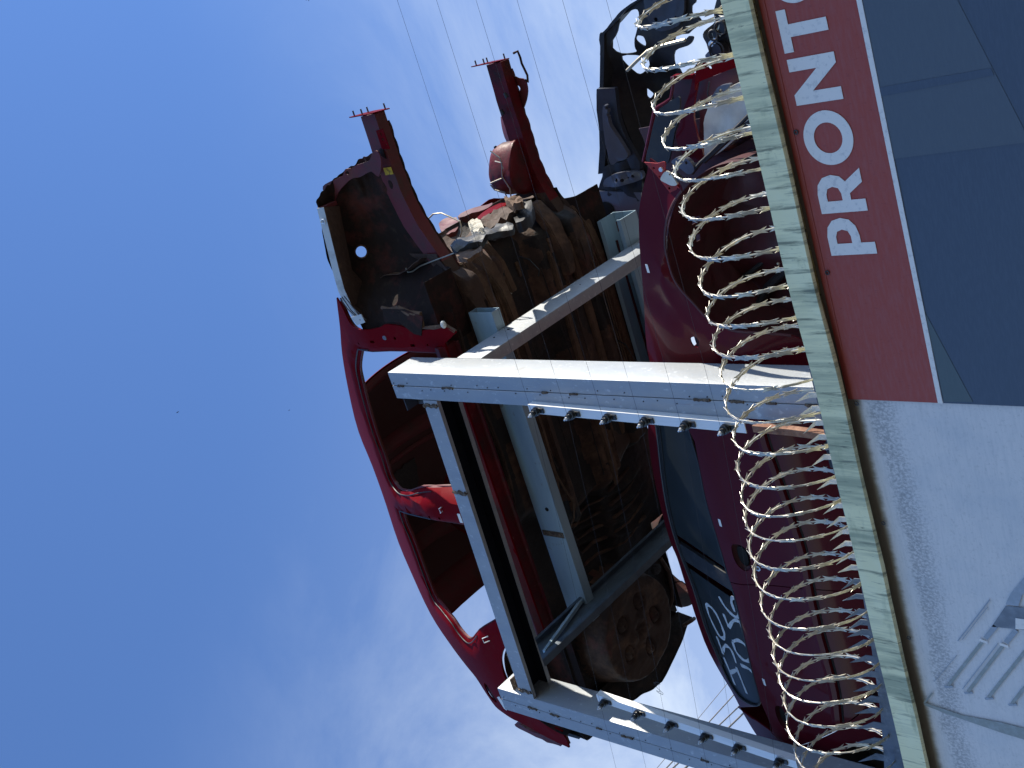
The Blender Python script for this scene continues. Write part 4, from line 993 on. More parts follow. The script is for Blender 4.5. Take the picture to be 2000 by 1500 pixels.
bm = new(); tube(bm, [(-2.55, 4.20, 6.30), (-2.75, 4.24, 6.27), (-2.95, 4.27, 6.25), (-3.05, 4.30, 6.24), (-3.15, 4.28, 6.26), (-3.26, 4.24, 6.32)], .006, 6); obj('brake_pipe', bm, m_mud, shell)
for x, y in ((-1.72, 4.62), (-1.78, 4.50), (-1.66, 4.82)):
    bm = new(); box(bm, x - .045, x + .045, y - .012, y + .012, floor_h(x, y) - .012, floor_h(x, y) + .02, .004)
    bmesh.ops.create_cone(bm, cap_ends=True, segments=8, radius1=.007, radius2=.007, depth=.01, matrix=Matrix.Translation((x + .02, y, floor_h(x, y) - .014))); obj('floor_clip', bm, m_tube if x < -1.75 else m_mud, shell)
# sills
for far in (0, 1):
    bm = new(); my = (lambda y: 2*YM - y) if far else (lambda y: y)
    sec = lambda x: [Vector((x, my(3.775), 6.335)), Vector((x, my(3.768), 6.300)), Vector((x, my(3.79), 6.268)), Vector((x, my(3.855), 6.262)), Vector((x, my(3.86), 6.245 + .004*noise.noise(Vector((x*9, 0, 0))))), Vector((x, my(3.872), 6.245)), Vector((x, my(3.875), 6.33))]
    sweep(bm, [sec(-3.66 + 1.84*k/24) for k in range(25)]); obj('sill', bm, m_redsill, shell, 40)
# rear: wheel house domes, tub rim is in the floor, rear panel and torn valance
for far in (0, 1):
    bm = new(); my = (lambda y: 2*YM - y) if far else (lambda y: y)
    gridmesh(bm, 30, 10, lambda u, v: Vector((AC[0] + (AR + .005 - .06*v**3)*math.cos(math.pi*u), my(3.80 + .27*v), AC[1] - .02 + (AR + .005 - .06*v**3)*math.sin(math.pi*u) + .006*noise.noise(Vector((u*9, v*6, 1)))))); thicken(bm, Vector((0, 0, .004)))
    r = [v for v in bm.verts]
    obj('rear_wheel_house', bm, m_well, shell, 50)
    bm = new(); gridmesh(bm, 30, 6, lambda u, v: Vector((AC[0] + (AR - .05)*v*math.cos(math.pi*u), my(4.07), AC[1] - .02 + (AR - .05)*v*math.sin(math.pi*u)))); thicken(bm, Vector((0, .004, 0))); obj('wheel_house_wall', bm, m_well, shell, 50)
bm = new(); gridmesh(bm, 12, 60, lambda u, v: Vector((lin([(0, -4.46), (.35, -4.50), (.63, -4.585), (.85, -4.47), (1, -4.38)], v) + .03*u + .012*noise.noise(Vector((v*12, u*3, 1))), 3.86 + 1.19*v, 6.30 + .30*u + .010*noise.noise(Vector((v*9, u*4, 2)))))); thicken(bm, Vector((-.005, 0, 0))); obj('rear_panel', bm, m_underseal_shade, shell, 50)
bm = new(); gridmesh(bm, 20, 30, lambda u, v: Vector((-4.36 + (lin([(0, -4.46), (.35, -4.50), (.63, -4.585), (.85, -4.47), (1, -4.38)], v) + 4.36)*u, 3.86 + 1.19*v, 6.31 + .10*(1 - u) + .008*noise.noise(Vector((u*5, v*14, 4)))))); thicken(bm, Vector((0, 0, .004))); obj('rear_floor_edge', bm, m_underseal_shade, shell, 50)
rg = [(1004, 1416), (1018, 1415), (1034, 1427), (1052, 1432), (1072, 1440), (1084, 1441), (1101, 1440), (1103, 1446), (1096, 1457), (1080, 1453), (1058, 1445), (1036, 1434), (1014, 1424)]
bm = new(); panel(bm, smooth_poly([(lambda q: (q.x, q.z))(on_y(a, b, 3.90)) for a, b in rg], 2), [circle2(*(lambda q: (q.x, q.z))(on_y(1088, 1450, 3.9)), .007, 8)], lambda x, z: Vector((x, 3.90 + .01*noise.noise(Vector((x*20, z*20, 3))), z)), Vector((0, .03, 0)), .03); obj('torn_valance', bm, m_redin, shell, 40)
rg = [(1084, 1436), (1104, 1436), (1131, 1444), (1141, 1432), (1118, 1405), (1080, 1400), (1040, 1400), (1030, 1418), (1052, 1430)]
bm = new(); panel(bm, [(lambda q: (q.x, q.z))(on_y(a, b, 4.0)) for a, b in rg], [], lambda x, z: Vector((x, 4.0 + .01*noise.noise(Vector((x*20, z*20, 3))), z)), Vector((0, .02, 0)), .04); obj('boot_side_sheet', bm, m_darkshell, shell, 40)
# exhaust hanger and towing eye at the rear of the floor
for a, b, c, d in ((1290, 1090, 1312, 1150), (1312, 1150, 1302, 1200), (1335, 1222, 1356, 1208)):
    p, q = on_z(a, b, 6.27), on_z(c, d, 6.27)
    bm = new(); tube(bm, [p, p.lerp(q, .5) + Vector((.01, .01, -.02)), q], .013, 7); obj('hanger_bracket', bm, m_rust, shell)
bm = new(); p = on_z(1281, 1112, 6.25); bmesh.ops.create_icosphere(bm, subdivisions=2, radius=.035, matrix=Matrix.Translation(p) @ Matrix.Diagonal((1, 1.2, .8, 1))); obj('rubber_mount', bm, m_headliner, shell)

# ---------------------------------------------------------------- lower car: maroon hatchback wreck
car = thing('wrecked_car', 'glossy maroon wrecked car without a nose, white numbers on its rear side window', 'car', (-2.5, 4.5, 4.0))
def yf2(z):
    y = 3.735
    if z > 4.76: y += .30*((z - 4.76)/.60)**1.25
    if z < 4.42: y += .12*((4.42 - z)/.37)**1.3
    return y
XF = -2.125                                            # fender/door seam
def P2(px_): return side2(px_, yf2)
body_line = lambda x, z: yf2(z) - .010*math.exp(-((z - 4.70)/.05)**2) + (.07*sm(-4.2, -4.75, x)**1.6 if x < -4.2 else 0) + (.05*sm(-1.25, -.95, x)**1.5 if x > -1.25 else 0)
farch = [(1545, 655, 1), (1490, 650), (1430, 645), (1384, 623), (1355, 593), (1331, 567), (1315, 540), (1304, 500), (1301, 468), (1305, 433), (1317, 396), (1331, 373, 1)]
fo = P2([(1256, 317, 1), (1251, 380), (1249, 430), (1252, 520), (1258, 600), (1264, 680)]) + [(XF + .003, 4.985, 1), (XF + .003, 4.02, 1)] + P2([(1580, 668, 1)] + farch + [(1300, 346)])
fender_out = smooth_poly(fo, 4)
def dent(x, z):
    return .020*math.exp(-(((x - on_d[0])/.07)**2 + ((z - on_d[1])/.05)**2))
q_ = on_side(1285, 590, yf2); on_d = (q_.x, q_.z)
def fen(x, z):
    y = body_line(x, z)
    # rolled arch lip and a crumpled corner
    y += dent(x, z) + .008*math.sin(x*55 + z*30)*sm(-1.75, -2.05, x)*sm(4.55, 4.8, z)
    d = math.hypot(x + 1.45, z - 4.26); y -= .016*math.exp(-((d - .41)/.02)**2)
    return Vector((x, y, z))
marker = smooth_poly(P2([(1349, 660), (1358, 658), (1365, 668), (1364, 678), (1355, 676), (1350, 668)]), 3)
bm = new(); panel(bm, fender_out, [marker], fen, Vector((0, .006, 0)), .045); fe = obj('fender', bm, m_maroon, car, 40)
bm = new(); rim = [fen(p[0], p[1]) for p in smooth_poly(P2(farch), 5, False)]
tube(bm, rim, .006, 6); obj('arch_lip', bm, m_maroonin, fe)
# windows: one daylight opening split by the centre pillar
dl_top = [(1268, 735, 1), (1275, 800), (1282, 850), (1291, 930), (1303, 1000), (1319, 1058), (1336, 1105), (1353, 1150), (1378, 1230), (1405, 1293), (1424, 1334), (1443, 1362), (1462, 1376), (1479, 1380)]
dl_bot = [(1485, 1370), (1479, 1345), (1470, 1312), (1452, 1236), (1434, 1160), (1420, 1117), (1411, 1085), (1396, 1035), (1378, 973), (1364, 903), (1347, 844), (1338, 790), (1332, 735, 1)]
dlo = smooth_poly(P2(dl_top + dl_bot), 4)
roof_px = [(1265, 760), (1266, 800), (1266, 850), (1275, 920), (1292, 997), (1310, 1060), (1323, 1091), (1343, 1155), (1375, 1251), (1404, 1309), (1429, 1350), (1452, 1394), (1477, 1435), (1500, 1465)]
rear_pts = [(-4.50, 4.95), (-4.66, 4.78), (-4.74, 4.55), (-4.72, 4.25), (-4.70, 4.05, 1)]
RC2 = (-4.11, 4.20)
# doors and quarter as separate panels with real gaps
seam_fr = [(1424, 1136), (1470, 1141), (1541, 1147), (1600, 1152), (1665, 1157), (1720, 1162)]
seam_rq = [(1440, 1380), (1470, 1404), (1500, 1425), (1546, 1453), (1572, 1454), (1626, 1432), (1656, 1412), (1680, 1392), (1698, 1376), (1710, 1350), (1730, 1325)]
sf, sr = P2(seam_fr), P2(seam_rq)
low = 4.045
def surf(x, z):
    y = body_line(x, z)
    return Vector((x, y, z))
bl = P2(dl_bot)     # belt, rear to front
belt_f = [p for p in bl if sf[0][0] - .001 <= p[0]]
belt_r = [p for p in bl if p[0] < sf[0][0]]
fd = [(XF - .003, 4.97, 1)] + [(p[0], p[1]) for p in reversed(bl) if XF - .01 > p[0] > sf[0][0] + .02] + [(*sf[0], 1)] + sf[1:-1] + [(sf[-1][0], low, 1), (XF - .003, low, 1)]
fd_poly = inset(smooth_poly(fd, 3), .0025)
rd = [(*sf[0], 1)] + [(p[0], p[1]) for p in reversed(bl) if sf[0][0] - .02 > p[0] > sr[0][0] + .03] + [(sr[0][0] + .02, bl[0][1] - .03)] + sr[1:-1] + [(sr[-1][0], low, 1), (sf[-1][0], low, 1)] + list(reversed(sf[1:-1]))
rd_poly = inset(smooth_poly(rd, 3), .0025)
def hpoly(px_): return smooth_poly(P2(px_), 4)
h1 = hpoly([(1432, 1062), (1446, 1063), (1460, 1076), (1467, 1100), (1465, 1112), (1455, 1113), (1440, 1098), (1432, 1078)])
h2 = hpoly([(1516, 1378), (1526, 1378), (1536, 1394), (1542, 1418), (1540, 1424), (1530, 1416), (1519, 1398)])
bm = new(); panel(bm, fd_poly, [h1], surf, Vector((0, .008, 0)), .06); d1 = obj('door', bm, m_maroon, car, 40)
d1['label'] = 'maroon front door with empty oval handle recess'
bm = new(); panel(bm, rd_poly, [h2], surf, Vector((0, .008, 0)), .06); d2 = obj('door', bm, m_maroon, car, 40)
d2['label'] = 'maroon rear door with oval handle recess'
for hh, dd in ((h1, d1), (h2, d2)):
    cx = sum(p[0] for p in hh)/len(hh); cz = sum(p[1] for p in hh)/len(hh)
    bm = new(); n = len(hh)
    rings = []
    for k, dp in ((1.0, .004), (.97, .012), (.82, .030), (.4, .042)):
        rings.append([bm.verts.new(surf(cx + (p[0] - cx)*k, cz + (p[1] - cz)*k) + Vector((0, dp, 0))) for p in hh])
    for A, B in zip(rings, rings[1:]):
        for k in range(n): bm.faces.new((A[k], A[(k+1) % n], B[(k+1) % n], B[k]))
    bm.faces.new(rings[-1]); r = obj('handle_recess', bm, m_maroonin, dd, 50)
    bm = new(); inner = [(cx + (p[0] - cx)*.72 - .006, cz + (p[1] - cz)*.55 + .006) for p in hh]
    panel(bm, inner, [], lambda x, z: surf(x, z) + Vector((0, .022, 0)), Vector((0, .006, 0)), .02); obj('handle_socket', bm, m_hole, dd)
# quarter panel, roof side rail and pillars: outer frame round the daylight opening
frame_pts = P2(roof_px)
fr_poly = smooth_poly([(XF - .06, 4.99, 1)] + frame_pts + rear_pts + [(RC2[0] - .34*math.cos(rad(a)), RC2[1] + .34*math.sin(rad(a))) for a in range(-10, 150, 16)] + [(sr[-1][0] - .004, low, 1)] + [(p[0] - .003, p[1] - .001) for p in reversed(sr[1:-1])] + [(sr[0][0] + .005, bl[0][1] - .022)] + [(p[0], p[1] - .012) for p in bl[1:]] , 3)
bm = new(); panel(bm, fr_poly, [inset(dlo, -.004)] if False else [], surf, Vector((0, .008, 0)), .06) if False else None
bm.free()
outer = smooth_poly([(XF - .004, 4.995, 1)] + frame_pts + rear_pts + [(RC2[0] - .34*math.cos(rad(a)), RC2[1] + .34*math.sin(rad(a))) for a in range(-30, 140, 16)], 3)
# strip above and behind the windows
rim_poly = [(XF - .004, 4.99)] + [(p[0], p[1]) for p in smooth_poly(frame_pts, 3, False)] + [(p[0], p[1]) for p in smooth_poly(rear_pts, 3, False)] + [(RC2[0] - .32*math.cos(rad(a)), RC2[1] + .32*math.sin(rad(a))) for a in range(206, -30, -10)] + [(sr[-2][0] - .03, low)] + [(p[0] - .004, p[1]) for p in reversed(smooth_poly(sr[:-2], 3, False))] + [(p[0], p[1]) for p in reversed(smooth_poly(P2(dl_top), 3, False))]
bm = new(); panel(bm, rim_poly, [], surf, Vector((0, .010, 0)), .05); obj('quarter_panel', bm, m_maroon, car, 40)
# glass and trim
def sub_poly(a0, a1):
    t = [(p[0], p[1]) for p in smooth_poly(P2(dl_top), 4, False) if a1 <= p[0] <= a0]
    b = [(p[0], p[1]) for p in smooth_poly(P2(dl_bot), 4, False) if a1 <= p[0] <= a0]
    return t + b
xb0, xb1 = on_side(1378, 1098, yf2).x, on_side(1390, 1142, yf2).x
g1 = sub_poly(9, xb0); g2 = sub_poly(xb1, -9); gp = sub_poly(xb0 + .004, xb1 - .004)
for g, lb in ((inset(g1, .006), 'dusty dark front side window'), (inset(g2, .006), 'dark rear side window with white marker numbers')):
    bm = new(); panel(bm, g, [], lambda x, z: surf(x, z) + Vector((0, .010, 0)), Vector((0, .004, 0)), .06); o = obj('window', bm, m_glass, car, 40); o['label'] = lb; win = o
bm = new(); panel(bm, gp, [], lambda x, z: surf(x, z) + Vector((0, .006, 0)), Vector((0, .02, 0)), .05); obj('pillar_trim', bm, m_black, car, 40)
bm = new(); tube(bm, [surf(p[0], p[1]) + Vector((0, .004, 0)) for p in inset(dlo, .004)], .006, 6, closed=True); obj('window_seal', bm, m_black, car)
for off in (.02, .034):
    bm = new(); t_ = smooth_poly(P2(dl_top[1:10]), 4, False); tube(bm, [surf(p[0], p[1] - off) + Vector((0, .006, 0)) for p in t_], .0035, 5); obj('window_seal', bm, m_black, car)
# figures written on the rear window (marker pen)
strokes = [
    [(1412, 1286), (1424, 1315), (1434, 1340)], [(1436, 1305), (1447, 1332), (1457, 1357)], [(1424, 1316), (1438, 1310)],
    [(1398, 1245), (1405, 1264), (1411, 1280)], [(1411, 1274), (1413, 1265), (1419, 1264), (1428, 1275), (1436, 1297)],
    [(1377, 1183), (1384, 1206), (1400, 1239), (1410, 1249), (1413, 1242), (1407, 1223), (1395, 1198), (1382, 1184), (1377, 1184)],
    [(1445, 1301), (1460, 1308), (1471, 1319)],
    [(1429, 1256), (1436, 1275), (1449, 1290), (1460, 1293), (1462, 1283), (1455, 1264), (1441, 1253), (1429, 1255)],
    [(1411, 1201), (1417, 1216), (1422, 1228)], [(1422, 1228), (1430, 1215), (1440, 1215), (1447, 1226), (1450, 1238)],
    [(1402, 1167), (1414, 1187), (1430, 1204), (1440, 1207), (1440, 1197), (1435, 1173), (1428, 1170), (1427, 1179), (1433, 1197)],
]
for s in strokes:
    p3 = [on_side(a, b, yf2) for a, b in s]
    sp3 = smooth_poly([(p.x, p.z) for p in p3], 5, False)
    bm = new(); n = len(sp3); L_, R_ = [], []
    for i, p in enumerate(sp3):
        d = (sp3[min(i+1, n-1)] - sp3[max(i-1, 0)]); d.normalize(); nn = Vector((-d.y, d.x))*(.0090 + .002*math.sin(i*.9))
        a, b = p + nn, p - nn
        L_.append(bm.verts.new(surf(a.x, a.y) + Vector((0, .0085, 0)))); R_.append(bm.verts.new(surf(b.x, b.y) + Vector((0, .0085, 0))))
    for i in range(n - 1): bm.faces.new((L_[i], L_[i+1], R_[i+1], R_[i]))
    thicken(bm, Vector((0, .001, 0)))
    obj('marker_figure', bm, m_chalk, win, 0)
# moulding along the doors
mp1 = smooth_poly(P2([(1470, 790), (1478, 850), (1498, 910), (1524, 985), (1553, 1073), (1571, 1161), (1587, 1230), (1604, 1290), (1619, 1350), (1626, 1408)]), 4, False)
bm = new(); secs = []
for p in mp1:
    s = surf(p[0], p[1] - .02)
    secs.append([s + Vector((0, .004, .026)), s + Vector((0, -.010, .020)), s + Vector((0, -.016, 0)), s + Vector((0, -.010, -.022)), s + Vector((0, .004, -.026))])
sweep(bm, secs); obj('side_moulding', bm, m_maroon, car, 30)
bm = new(); tube(bm, [surf(p[0], p[1] - .051) + Vector((0, .001, 0)) for p in mp1], .005, 5); obj('moulding_shadow', bm, m_black, car)  # black tube stands in for the shadow line under the moulding
# sill below the doors
sl_ = P2([(1615, 940), (1640, 1045), (1662, 1117), (1672, 1176), (1690, 1240)])
bm = new(); gridmesh(bm, 30, 8, lambda u, v: Vector((-1.95 - 1.75*u, yf2(4.05) - .01 + .09*v**1.6, 4.045 - .14*v))); thicken(bm, Vector((0, .006, 0))); obj('sill', bm, m_maroon, car, 40)
bm = new(); tube(bm, [(-1.95 - 1.75*k/20, yf2(4.045) + .002, 4.044) for k in range(21)], .006, 5); obj('sill_gap', bm, m_black, car)
# inner body behind the gaps
bm = new(); box(bm, -3.80, XF - .02, 3.85, 3.87, 3.95, 4.72); obj('inner_side_panel', bm, m_maroonin, car, 0)
bm = new(); gridmesh(bm, 60, 16, lambda u, v: (lambda q, w: Vector((q[0], yf2(q[1]) + .006 + (9.0 - 2*yf2(q[1]) - .012)*v, q[1] + .05*(1 - w*w) - .0)))(frame_pts[round(u*(len(frame_pts) - 1))], 2*v - 1)); thicken(bm, Vector((0, 0, .005))); obj('roof', bm, m_maroon, car, 40)
bm = new(); farp = [(XF, 4.95)] + [(p[0], p[1] - .01) for p in frame_pts] + [(-4.7, 4.7), (-4.7, 4.0), (-2.0, 4.0), (XF, 4.3)]
panel(bm, farp, [], lambda x, z: Vector((x, 9.0 - yf2(z), z)), Vector((0, -.01, 0)), .12); obj('far_side_panel', bm, m_maroonin, car, 40)
bm = new(); gridmesh(bm, 4, 10, lambda u, v: Vector((-4.72 + .03*math.sin(u*3), 3.85 + 1.3*v, 4.0 + .75*u))); thicken(bm, Vector((.006, 0, 0))); obj('tailgate', bm, m_maroon, car, 40)
bm = new(); gridmesh(bm, 30, 12, lambda u, v: Vector((-2.0 - 2.35*u, 3.86 + 1.28*v, 4.0 + .01*noise.noise(Vector((u*12, v*6, 3)))))); thicken(bm, Vector((0, 0, .005))); obj('floor_pan', bm, m_rust, car, 40)
# hood edge / bulkhead side hidden behind the post
bm = new(); gridmesh(bm, 10, 10, lambda u, v: Vector((-2.05 - .04*v, 3.88 + 1.24*u, 4.05 + .88*v))); thicken(bm, Vector((-.005, 0, 0))); obj('bulkhead', bm, m_maroonin, car, 40)
# stickers, lock, scratches
for a, b in ((1265, 523), (1407, 1019), (1493, 1330)):
    p = on_side(a, b, yf2); s = surf(p.x, p.z)
    bm = new(); panel(bm, [(p.x - .022, p.z - .008), (p.x + .016, p.z - .008), (p.x + .018, p.z + .006), (p.x - .020, p.z + .006)], [], lambda x, z: surf(x, z) + Vector((0, -.0015 + (dent(x, z) if b < 600 else 0), 0)), Vector((0, .001, 0)), .05); obj('paper_sticker', bm, m_label, car, 0)
bm = new(); p = on_side(1481, 1110, yf2); s = surf(p.x, p.z)
bmesh.ops.create_cone(bm, cap_ends=True, segments=16, radius1=.014, radius2=.013, depth=.008, matrix=Matrix.Translation(s) @ Matrix.Rotation(rad(90), 4, 'X')); lk = obj('door_lock', bm, m_bolt, d1)
bm = new(); bmesh.ops.create_cone(bm, cap_ends=True, segments=12, radius1=.006, radius2=.006, depth=.004, matrix=Matrix.Translation(s + Vector((0, -.005, 0))) @ Matrix.Rotation(rad(90), 4, 'X')); obj('keyhole', bm, m_wire, lk)
bm = new(); box(bm, -2.30, -2.18, 3.70, 3.76, 4.00, 4.09, .01); obj('black_plastic_trim', bm, m_black, car)
# front wheel housing: bowl behind the arch, floor sheets with small holes where light gets in
bm = new()
def fwh(u, v):
    a = math.pi*(1.02 - 1.04*u); r = .43 - .06*v**2
    return Vector((-1.45 + r*math.cos(a), 3.78 + .36*v + .01*noise.noise(Vector((u*8, v*5, 0))), 4.24 + r*math.sin(a) + .008*noise.noise(Vector((u*12, v*9, 3)))))
gridmesh(bm, 48, 16, fwh, lambda u, v: (abs(u - .62) < .012 and abs(v - .5) < .05) or (abs(u - .55) < .014 and abs(v - .55) < .04)); thicken(bm, Vector((0, 0, .004)))
obj('wheel_housing', bm, m_maroonin, car, 50)
bm = new(); gridmesh(bm, 50, 30, lambda u, v: Vector((-1.98 + 1.06*u, 4.145 + .03*noise.noise(Vector((u*7, v*5, 1))) - .07*math.exp(-((u - .45)/.12)**2)*math.sin(math.pi*v), 3.80 + 1.14*v))); thicken(bm, Vector((0, .005, 0))); obj('inner_apron', bm, m_maroonin, car, 50)
for px_, w in ((((1430, 560), (1480, 520), (1530, 480)), .012), (((1470, 620), (1500, 560), (1545, 520)), .02)):
    bm = new(); tube(bm, [on_y(a, b, 4.09) for a, b in px_], w, 8); obj('suspension_stub', bm, m_darkshell, car)
for a, b, r in ((1352, 531, .008), (1372, 460, .006), (1447, 588, .006), (1520, 515, .008)):
    bm = new(); p = on_y(a, b, 4.05); bmesh.ops.create_icosphere(bm, subdivisions=1, radius=r, matrix=Matrix.Translation(p)); obj('bolt', bm, m_tube, car)
bm = new(); gridmesh(bm, 30, 10, lambda u, v: Vector((RC2[0] + (.325 - .03*v)*math.cos(math.pi*(1.15*u - .07)), 3.77 + .3*v, RC2[1] + (.325 - .03*v)*math.sin(math.pi*(1.15*u - .07))))); thicken(bm, Vector((0, 0, .004))); obj('wheel_housing', bm, m_black, car, 50)
bm = new(); gridmesh(bm, 20, 6, lambda u, v: Vector((RC2[0] + .31*v*math.cos(2*math.pi*u), 4.06, RC2[1] + .31*v*math.sin(2*math.pi*u)))); thicken(bm, Vector((0, .004, 0))); obj('housing_wall', bm, m_black, car, 50)
# nose scraps
def plate(name, px_, Y, thick, mat, holes=(), amp=.006, par=car, grid=.04, slope=0.0, sub=3):
    pts = [(lambda q: (q.x, q.z))(on_y(q0[0], q0[1], Y)) for q0 in px_]
    cx = sum(p[0] for p in pts)/len(pts)
    hs = [circle2(*(lambda q: (q.x, q.z))(on_y(a, b, Y)), r, 10) for a, b, r in holes]
    bm = new(); panel(bm, smooth_poly([(p[0], p[1]) + tuple(q[2:]) for p, q in zip(pts, px_)], sub), hs, lambda x, z: Vector((x, Y + amp*noise.noise(Vector((x*14, z*14, len(name)))) + slope*(x - cx), z)), Vector((0, thick, 0)), grid)
    return obj(name, bm, mat, par, 40)
plate('fender_front_flange', [(1258, 317, 1), (1270, 318), (1284, 319), (1296, 316), (1300, 322), (1297, 337), (1306, 338), (1322, 362), (1332, 372, 1), (1320, 388), (1300, 366), (1282, 342)], 3.748, .006, m_redflange, ((1277, 329, .007), (1288, 345, .005), (1307, 368, .006), (1318, 377, .008), (1324, 370, .006)), .004)
plate('lamp_bracket', [(1291, 345), (1298, 336), (1307, 338), (1318, 350), (1322, 361), (1312, 363), (1300, 358), (1290, 352)], 3.744, .012, m_plastic, ((1308, 341, .004),))
bm = new(); p = on_y(1325, 346, 3.745); bmesh.ops.create_cone(bm, cap_ends=True, segments=14, radius1=.014, radius2=.012, depth=.03, matrix=Matrix.Translation(p) @ Matrix.Rotation(rad(60), 4, 'Y')); obj('rubber_plug', bm, m_black, car)
bm = new(); p = on_y(1291, 331, 3.745); bmesh.ops.create_cone(bm, cap_ends=True, segments=14, radius1=.010, radius2=.009, depth=.008, matrix=Matrix.Translation(p) @ Matrix.Rotation(rad(90), 4, 'X')); obj('bright_bolt', bm, m_bolt, car)
bm = new(); e = [on_y(a, b, 3.90) for a, b in ((1256, 316), (1264, 282), (1272, 245), (1278, 219), (1285, 209), (1300, 200), (1310, 192), (1314, 170), (1313, 150))]
tube(bm, e, [.006, .007, .007, .008, .008, .007, .006, .006, .008], 6); obj('hood_ledge_strip', bm, m_maroon, car)
plate('lamp_bowl_sheet', [(1262, 312), (1272, 248), (1284, 212), (1312, 196), (1330, 190), (1322, 240), (1312, 290), (1305, 318), (1285, 322)], 4.05, .01, m_darkshell, (), .02)
plate('radiator_panel', [(1313, 149, 1), (1353, 147, 1), (1350, 175), (1344, 200), (1330, 215), (1316, 190)], 4.20, .02, m_maroonin, (), .005)
plate('radiator_panel_lip', [(1313, 148, 1), (1352, 146, 1), (1353, 154, 1), (1335, 155), (1315, 156, 1)], 4.17, .03, m_red, ((1328, 151, .004),), .003)
plate('inner_fender_brace', [(1356, 146), (1362, 150), (1360, 175), (1354, 215), (1358, 250), (1370, 290), (1372, 306), (1360, 318), (1345, 312), (1335, 305), (1326, 285), (1321, 262), (1327, 240), (1334, 215), (1345, 185), (1350, 160)], 4.02, .012, m_maroon, (), .008)
plate('front_crossmember_flange', [(1364, 128), (1374, 116), (1395, 112), (1434, 110, 1), (1442, 130, 1), (1415, 140), (1390, 150), (1370, 158), (1358, 165), (1352, 180), (1356, 155)], 3.96, .012, m_red, ((1399, 118, .006), (1388, 130, .010)), .012, slope=-.35)
plate('front_crossmember', [(1372, 158), (1396, 148), (1420, 138), (1445, 130), (1460, 168), (1420, 180), (1390, 200), (1378, 240), (1374, 300), (1362, 300), (1368, 230), (1362, 190)], 4.08, .02, m_maroonin, (), .01)
wb = plate('washer_reservoir', [(1375, 252), (1381, 215), (1388, 194), (1404, 182), (1430, 168), (1448, 163), (1456, 190), (1470, 245), (1462, 262), (1440, 270), (1415, 290), (1395, 304), (1378, 312), (1376, 285)], 4.02, .10, m_plastic, (), .02, grid=.025)
plate('reservoir_tab', [(1390, 193), (1398, 176), (1406, 168), (1425, 165), (1418, 175), (1405, 185)], 4.0, .02, m_slate, ((1408, 178, .009),))
for px_, w in ((((1352, 338), (1368, 318), (1390, 298), (1420, 268), (1450, 238), (1475, 212)), .009), (((1376, 316), (1400, 294), (1430, 266), (1455, 245), (1478, 228)), .009), (((1385, 160), (1382, 182), (1390, 205)), .003), (((1352, 142), (1360, 130), (1366, 122)), .006)):
    bm = new(); tube(bm, smooth3 if False else [on_y(a, b, 3.97) for a, b in px_], w, 8); obj('hose', bm, m_black, car)
plate('square_bracket', [(1453, 300), (1470, 293), (1473, 305), (1457, 313)], 3.98, .012, m_black, ((1462, 302, .006),))
plate('inner_apron_front', [(1372, 306), (1420, 296), (1480, 270), (1500, 330), (1506, 400), (1440, 395), (1360, 380), (1335, 375), (1350, 340)], 4.10, .01, m_maroonin, ((1463, 318, .006), (1444, 303, .004)), .02)
plate('strut_support', [(1310, 318), (1322, 308), (1340, 310), (1352, 322), (1356, 334), (1345, 340), (1330, 330)], 3.96, .02, m_slate, ((1340, 318, .007),))
plate('dark_engine_bay_sheet', [(1285, 320), (1300, 300), (1330, 260), (1350, 230), (1366, 215), (1376, 240), (1380, 306), (1400, 400), (1340, 420), (1300, 400)], 4.26, .02, m_darkshell, (), .02)
plate('inner_wing_sheet', [(1345, 185), (1362, 150), (1440, 135), (1460, 300), (1360, 330), (1325, 260)], 4.45, .02, m_maroonin, (), .02)
# engine lump in front of the nose
eng = plate('engine_block', [(1392, -20), (1400, 0), (1393, 30), (1394, 44), (1382, 58), (1378, 76), (1382, 92), (1394, 104), (1410, 112), (1432, 112), (1450, 60), (1440, -20)], 4.02, .30, m_darkshell, (), .05, grid=.02)
for a, b, r, dz in ((1405, 96, .030, .04), (1412, 52, .022, .03), (1398, 66, .018, .03), (1420, 20, .02, .03)):
    bm = new(); p = on_y(a, b, 4.0); bmesh.ops.create_cone(bm, cap_ends=True, segments=18, radius1=r, radius2=r*.9, depth=dz, matrix=Matrix.Translation(p) @ Matrix.Rotation(rad(80), 4, 'X'))
    tube(bm, [p + Vector((r*1.1*math.cos(k*.4), -.02, r*1.1*math.sin(k*.4))) for k in range(16)], .004, 5, closed=True); obj('engine_pulley', bm, m_darkshell, eng)
for px_ in (((1400, 42), (1396, 60), (1408, 70)), ((1415, 30), (1402, 58), (1398, 76)), ((1386, 84), (1396, 74), (1392, 64))):
    bm = new(); tube(bm, [on_y(a, b, 3.99) for a, b in px_], .005, 6); obj('engine_pipe', bm, m_tube, eng)
plate('engine_bracket', [(1384, 84), (1394, 74), (1400, 78), (1397, 86), (1388, 92)], 3.985, .006, m_bolt, ())
plate('lower_grey_sheet', [(1378, 112), (1388, 98), (1405, 104), (1420, 112)], 4.06, .01, m_slate, ())
for c in [o for o in C.objects if o.name.startswith(('engine_bracket', 'lower_grey_sheet'))]: pass

